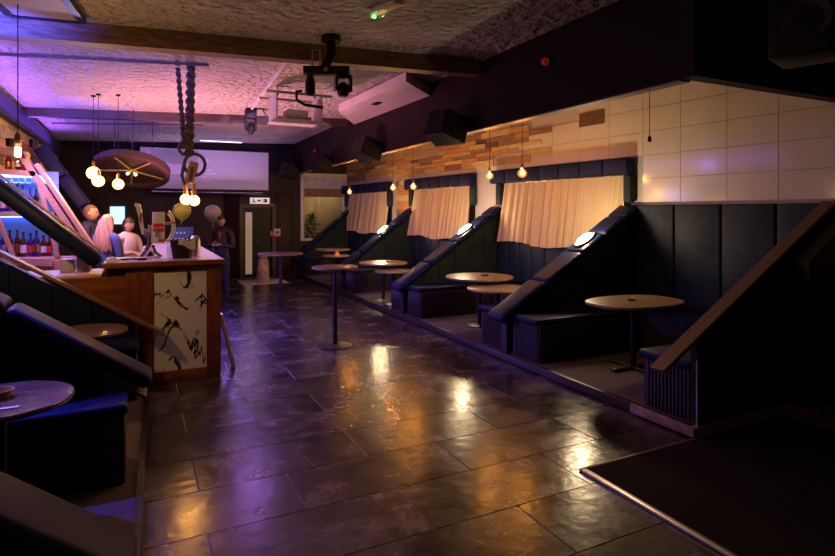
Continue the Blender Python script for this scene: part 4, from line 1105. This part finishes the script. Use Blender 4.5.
# exit sign
es = thing('exit_sign', 'small lit white exit sign above the far door', 'sign', (2.86, BACK-.08, 1.98))
MB().bx(2.60, 3.10, BACK-.10, BACK-.04, 1.97, 2.13, .005).build('light_box', M('sign_white', (.8, .78, .72), .4, emit=((1., .92, .85), .45)), es)
MB().bx(2.60, 3.22, BACK-.09, BACK-.05, 1.955, 1.97).build('rail', 'red_label', es)
ink = M('sign_ink', (.02, .05, .03), .5)
def glyph(polys):
    for P in polys: MB().prism([(2.60+x, BACK-.103, 1.97+z) for x, z in P], (0, .003, 0)).build('pictogram', ink, es)
glyph([[(.05, .02), (.075, .02), (.10, .07), (.085, .11), (.06, .10), (.07, .07)], [(.085, .06), (.13, .02), (.145, .03), (.11, .085)], [(.06, .115), (.09, .115), (.09, .14), (.06, .14)],
       [(.18, .06), (.24, .06), (.24, .03), (.28, .08), (.24, .13), (.24, .10), (.18, .10)],
       [(.32, .025), (.34, .025), (.34, .135), (.32, .135)], [(.36, .025), (.44, .04), (.44, .12), (.36, .135)]])
nt = thing('door_notice', 'small red and white notice stuck beside the far door', 'notice', (3.2, BACK, 1.1))
MB().bx(3.23, 3.40, BACK-.058, BACK-.05, 1.08, 1.30).build('paper', 'white_plastic', nt)
MB().bx(3.26, 3.37, BACK-.061, BACK-.058, 1.16, 1.24).build('blue_print', M('blue_print', (.05, .12, .4), .5), nt)
MB().bx(3.23, 3.40, BACK-.061, BACK-.058, 1.08, 1.13).build('red_print', 'red_label', nt)
MB().bx(3.12, 3.22, BACK-.058, BACK-.03, 1.10, 1.24).build('call_point', 'red_label', nt)
one('door_mat', MB().bx(2.2, 3.3, 13.7, 14.7, .001, .012, .003), M('pale_mat', (.42, .38, .28), .9, var=(9, (.5, .45, .34))), 'pale mat on the floor in front of the far door', 'mat')
sk = thing('sack', 'brown and cream sack standing on the mat by the far door', 'sack', (2.72, 14.0, .012))
MB().lathe([(0, .012), (.13, .012), (.155, .12), (.14, .35), (.12, .55), (.09, .62), (.11, .70), (.08, .70), (0, .62)], 18, (2.72, 14.0, 0)).build('bag', M('sacking', (.30, .16, .08), .9, var=(5, (.55, .42, .28)), bump=(90, .5, .01)), sk)
MB().tube([(2.72+.098*math.cos(a), 14.0+.098*math.sin(a), .62) for a in [2*PI*k/18 for k in range(19)]], .012, 6, False).build('tie', 'rope', sk)

# ------------------------------------------------------------------ people
def person(label, loc, yaw, h, elbows, wrists, cloth, legs, hand_dir=((0, 1, -.2), (0, 1, -.2)), head_yaw=0., head_pitch=0., hair=None, lean=0., skin='skin', held=None):
    """local frame: faces +Y, x to its right hand side"""
    J = {'pel': (0, 0, .53), 'sp': (0, .01, .62), 'ch': (0, .012+lean*.5, .735), 'nb': (0, lean, .815), 'nk': (0, lean+.006, .865)}
    E_ = [('pel', 'sp'), ('sp', 'ch'), ('ch', 'nb'), ('nb', 'nk')]
    Rr = {'pel': (.088, .070), 'sp': (.080, .062), 'ch': (.090, .066), 'nb': (.052, .045), 'nk': (.032, .034)}
    for s, sx in (('l', -1), ('r', 1)):
        i = 0 if s == 'l' else 1
        J['sh'+s] = (sx*.105, lean*.95, .800); J['el'+s] = elbows[i]; J['wr'+s] = wrists[i]
        J['hp'+s] = (sx*.052, 0, .50); J['kn'+s] = (sx*.058, .012, .28); J['an'+s] = (sx*.060, -.01, .045); J['to'+s] = (sx*.068, .085, .022)
        E_ += [('nb', 'sh'+s), ('sh'+s, 'el'+s), ('el'+s, 'wr'+s), ('pel', 'hp'+s), ('hp'+s, 'kn'+s), ('kn'+s, 'an'+s), ('an'+s, 'to'+s)]
        Rr.update({'sh'+s: (.042, .042), 'el'+s: (.030, .030), 'wr'+s: (.021, .021), 'hp'+s: (.056, .056), 'kn'+s: (.038, .038), 'an'+s: (.027, .027), 'to'+s: (.022, .022)})
    names = list(J); me = bpy.data.meshes.new('tmp'); me.from_pydata([Vector(J[k])*h for k in names], [(names.index(a), names.index(c)) for a, c in E_], [])
    to = bpy.data.objects.new('tmp', me); C.objects.link(to)
    md = to.modifiers.new('s', 'SKIN'); md.use_smooth_shade = True
    for i, k in enumerate(names):
        sv = me.skin_vertices[0].data[i]; sv.radius = (Rr[k][0]*h, Rr[k][1]*h); sv.use_root = (k == 'pel')
    to.modifiers.new('u', 'SUBSURF').levels = 2
    dg = bpy.context.evaluated_depsgraph_get(); dg.update()
    em = bpy.data.meshes.new_from_object(to.evaluated_get(dg))
    mb = MB(); mb.add([v.co.copy() for v in em.vertices], [tuple(p_.vertices) for p_ in em.polygons])
    bpy.data.objects.remove(to); bpy.data.meshes.remove(em)
    nbody = len(mb.f)
    # head
    hc = Vector(J['nk'])*h+Vector((0, .012*h, .058*h)); HR = rz(head_yaw) @ rx(head_pitch)
    def hp(x, y, z): return HR @ Vector((x, y, z))+hc
    U_, V_ = 20, 16; vs = []; fs = []; hw, hdp, hh = .043*h, .054*h, .066*h
    for i in range(V_+1):
        th = PI*i/V_
        for k in range(U_):
            a = 2*PI*k/U_; x = math.sin(th)*math.cos(a); y = math.sin(th)*math.sin(a); z = math.cos(th)
            jaw = 1-.28*max(0, -z)**1.3; fy = y
            if y > 0 and z < 0: fy = y*(1-.10*(-z))
            if y < 0 and z < -.2: fy = y*(1-.45*(-z-.2))
            ridge = 0
            if y > .55:
                c0 = abs(x)
                if -.30 < z < .12 and c0 < .22: ridge = .16*(1-c0/.22)*(1-abs(z+.14)/.26)
                if .0 < z < .22 and .18 < c0 < .6: ridge = -.05
                if -.62 < z < -.45 and c0 < .35: ridge = .04
            vs.append(hp(x*hw*jaw, (fy+ridge)*hdp, z*hh))
    for i in range(V_):
        for k in range(U_): fs.append((i*U_+k, i*U_+(k+1) % U_, (i+1)*U_+(k+1) % U_, (i+1)*U_+k))
    mb.add(vs, fs)
    for s in (-1, 1): mb.ball(hp(s*hw*.98, -.1*hdp, -.05*hh), (.010*h*.5, .010*h, .017*h), 10, 7)
    nhead = len(mb.f)
    for s in (-1, 1): mb.ball(hp(s*.42*hw, .80*hdp, .06*hh), (.007*h, .004*h, .0045*h), 8, 6)
    mb.tube([hp(-.3*hw, .86*hdp, -.50*hh), hp(0, .93*hdp, -.51*hh), hp(.3*hw, .86*hdp, -.50*hh)], .0028*h, 6)
    neye = len(mb.f)
    # hands
    for i, s in enumerate('lr'):
        W_ = Vector(J['wr'+s])*h; d = Vector(hand_dir[i]).normalized(); sx = -1 if s == 'l' else 1
        side = d.cross(Vector((0, 0, 1))); side = side.normalized() if side.length > .1 else Vector((1, 0, 0)); up = side.cross(d).normalized()
        R4 = Matrix((side, d, up)).transposed()
        mb.ball(W_+d*.045, (.042, .055, .017), 12, 8, R4)
        for f_, (o_, L_) in enumerate(((-.030, .062), (-.010, .074), (.011, .070), (.030, .054))):
            b0 = W_+d*.085+side*o_; b1 = b0+d*L_*.5-up*.012; b2 = b1+d*L_*.32-up*.030
            mb.tube([b0-d*.02, b0, b1, b2], [.0095, .0095, .009, .0075], 7)
        b0 = W_+d*.03-side*sx*.036; mb.tube([b0, b0-side*sx*.028+d*.03-up*.005, b0-side*sx*.025+d*.062-up*.02], [.012, .0105, .008], 7)
    # material by region
    segs = [(Vector(J[a])*h, Vector(J[c])*h, a, c) for a, c in E_]
    fm = []
    for q, f in enumerate(mb.f):
        if q >= neye: fm.append(0); continue
        if q >= nhead: fm.append(3); continue
        if q >= nbody: fm.append(0); continue
        c = sum((Vector(mb.v[i]) for i in f), Vector())/len(f)
        if c.z < .52*h and abs(c.x) < .13*h and c.z < .50*h: fm.append(2 if c.z > .06*h else 3)
        elif c.z > .864*h: fm.append(0)
        else: fm.append(1)
    root = thing('person', label, 'person', loc)
    Rz = rz(yaw); L_ = Vector(loc)
    def place(m_): m_.v = [tuple(Rz @ Vector(v)+L_) for v in m_.v]; return m_
    place(mb).build('body', None, root, mats=[skin, cloth, legs, 'black_plastic'], fmat=fm, angle=75)
    ctx = dict(h=h, hp=hp, hw=hw, hd=hdp, hh=hh, place=place, root=root, J=J, lean=lean)
    if hair: hair(ctx)
    return ctx
def hair_cap(mt, front=.35, low=-.35, scale=1.10, name='hair'):
    def f(c):
        m = MB(); U_, V_ = 22, 12; vs = []; fs = []
        for i in range(V_+1):
            for k in range(U_):
                a = 2*PI*k/U_
                lim = math.acos(max(-1, min(1, low if math.sin(a) < .2 else front)))
                th = lim*i/V_; x = math.sin(th)*math.cos(a); y = math.sin(th)*math.sin(a); z = math.cos(th)
                vs.append(c['hp'](x*c['hw']*scale, y*c['hd']*scale-.003, z*c['hh']*scale))
        for i in range(V_):
            for k in range(U_): fs.append((i*U_+k, i*U_+(k+1) % U_, (i+1)*U_+(k+1) % U_, (i+1)*U_+k))
        c['place'](m.add(vs, fs)).build(name, mt, c['root'], angle=80)
    return f
def long_hair(mt, length=.46):
    def f(c):
        hair_cap(mt, .45, -.5, 1.08)(c)
        rnd = random.Random(4); m = MB()
        for k in range(26):
            a = PI+PI*(k/25)          # round the back of the head, side to side
            sx, sy = math.cos(a)*-1, math.sin(a)
            p0 = c['hp'](sx*c['hw']*1.05, sy*c['hd']*.95, .35*c['hh'])
            P = []; L_ = length*rnd.uniform(.85, 1.)
            for j in range(8):
                t = j/7
                P.append(Vector((p0.x*(1+1.3*t*(1-.35*t))+.012*math.sin(t*7+k), p0.y-.05*math.sin(t*PI*.6)-.02*t, p0.z-L_*t))+Vector((rnd.uniform(-.004, .004), rnd.uniform(-.004, .004), 0)))
            m.tube(P, [.016, .02, .022, .023, .023, .021, .017, .006], 6)
        c['place'](m).build('long_hair', mt, c['root'], angle=80)
    return f
cloth_navy = M('dark_hoodie', (.018, .020, .05), .8); cloth_blue = M('blue_denim_top', (.10, .12, .26), .8); cloth_pink = M('pale_pink_top', (.72, .60, .62), .8)
cloth_black = M('black_jacket', (.014, .012, .014), .6); trousers = M('black_trousers', (.012, .012, .015), .8)
blond = M('blond_hair', (.48, .27, .11), .5, var=(30, (.60, .38, .18)), stretch=(4, 4, .4)); dark_hair = M('dark_brown_hair', (.035, .018, .012), .5); short_fair = M('cropped_fair_hair', (.17, .09, .055), .8)
ARM = ([(-.15, .03, .63), (.15, .03, .63)], [(-.11, .15, .68), (.11, .15, .68)])
c1 = person('person in a dark hoodie with cropped hair, standing left by the back bar', (-.70, 9.75, 0), -1.75, 1.88, ARM[0], ARM[1], cloth_navy, trousers, head_yaw=.1, hair=hair_cap(short_fair, .55, -.15, 1.03))
m = MB()
P = [Vector((.085*1.88*math.cos(a), -.03*1.88+.075*1.88*math.sin(a), .825*1.88+.012*math.sin(a)*-1)) for a in [PI+PI*k/14 for k in range(15)]]
m.tube(P, [.03]+[.05]*13+[.03], 10); c1['place'](m).build('hood', cloth_navy, c1['root'])
person('person with long blond hair seen from behind at the bar', (-.44, 9.15, 0), -.75, 1.73, [(-.13, .03, .62), (.13, .03, .62)], [(-.09, .15, .60), (.09, .15, .60)], cloth_blue, trousers, head_yaw=-.1, hair=long_hair(blond))
person('person half hidden between the hooded man and the blond woman', (-.56, 10.55, 0), -.6, 1.72, ARM[0], ARM[1], cloth_black, trousers, hair=hair_cap(dark_hair, .4, -.5, 1.1))
person('person in a pale pink top with dark hair behind the beer tap', (-.18, 9.75, 0), -2.35, 1.68, ([(-.15, .03, .63), (.16, .02, .64)]), ([(-.07, .15, .72), (.09, .16, .68)]), cloth_pink, trousers, head_pitch=-.15, hair=hair_cap(dark_hair, .35, -.75, 1.12))
cm = person('person in a black jacket looking down at a phone beside the bar', (1.45, 11.65, 0), 2.75, 1.70, ([(-.14, .02, .62), (.14, .02, .62)]), ([(-.045, .17, .655), (.045, .17, .655)]), cloth_black, trousers, hand_dir=((.45, 1, .25), (-.45, 1, .25)), head_pitch=-.42, hair=hair_cap(dark_hair, .5, -.3, 1.06))
hw_ = Vector((0, .235, .675))*1.70
m = MB(); m.box((hw_.x, hw_.y, hw_.z), (.075, .012, .15), rx(-.9), .005, 2)
pv = cm['place'](m)
one('mobile_phone', pv, M('phone_black', (.02, .02, .022), .2, emit=((.9, .3, .25), .05)), 'dark phone held by the person in the black jacket', 'phone')
m = MB(); m.prism([(-.022, .066, .80), (.022, .066, .80), (.006, .078, .72), (-.006, .078, .72)], (0, -.03, 0)); m.v = [tuple(Vector(v)*1.70) for v in m.v]
cm['place'](m).build('red_shirt_front', M('red_shirt', (.4, .05, .05), .8), cm['root'])
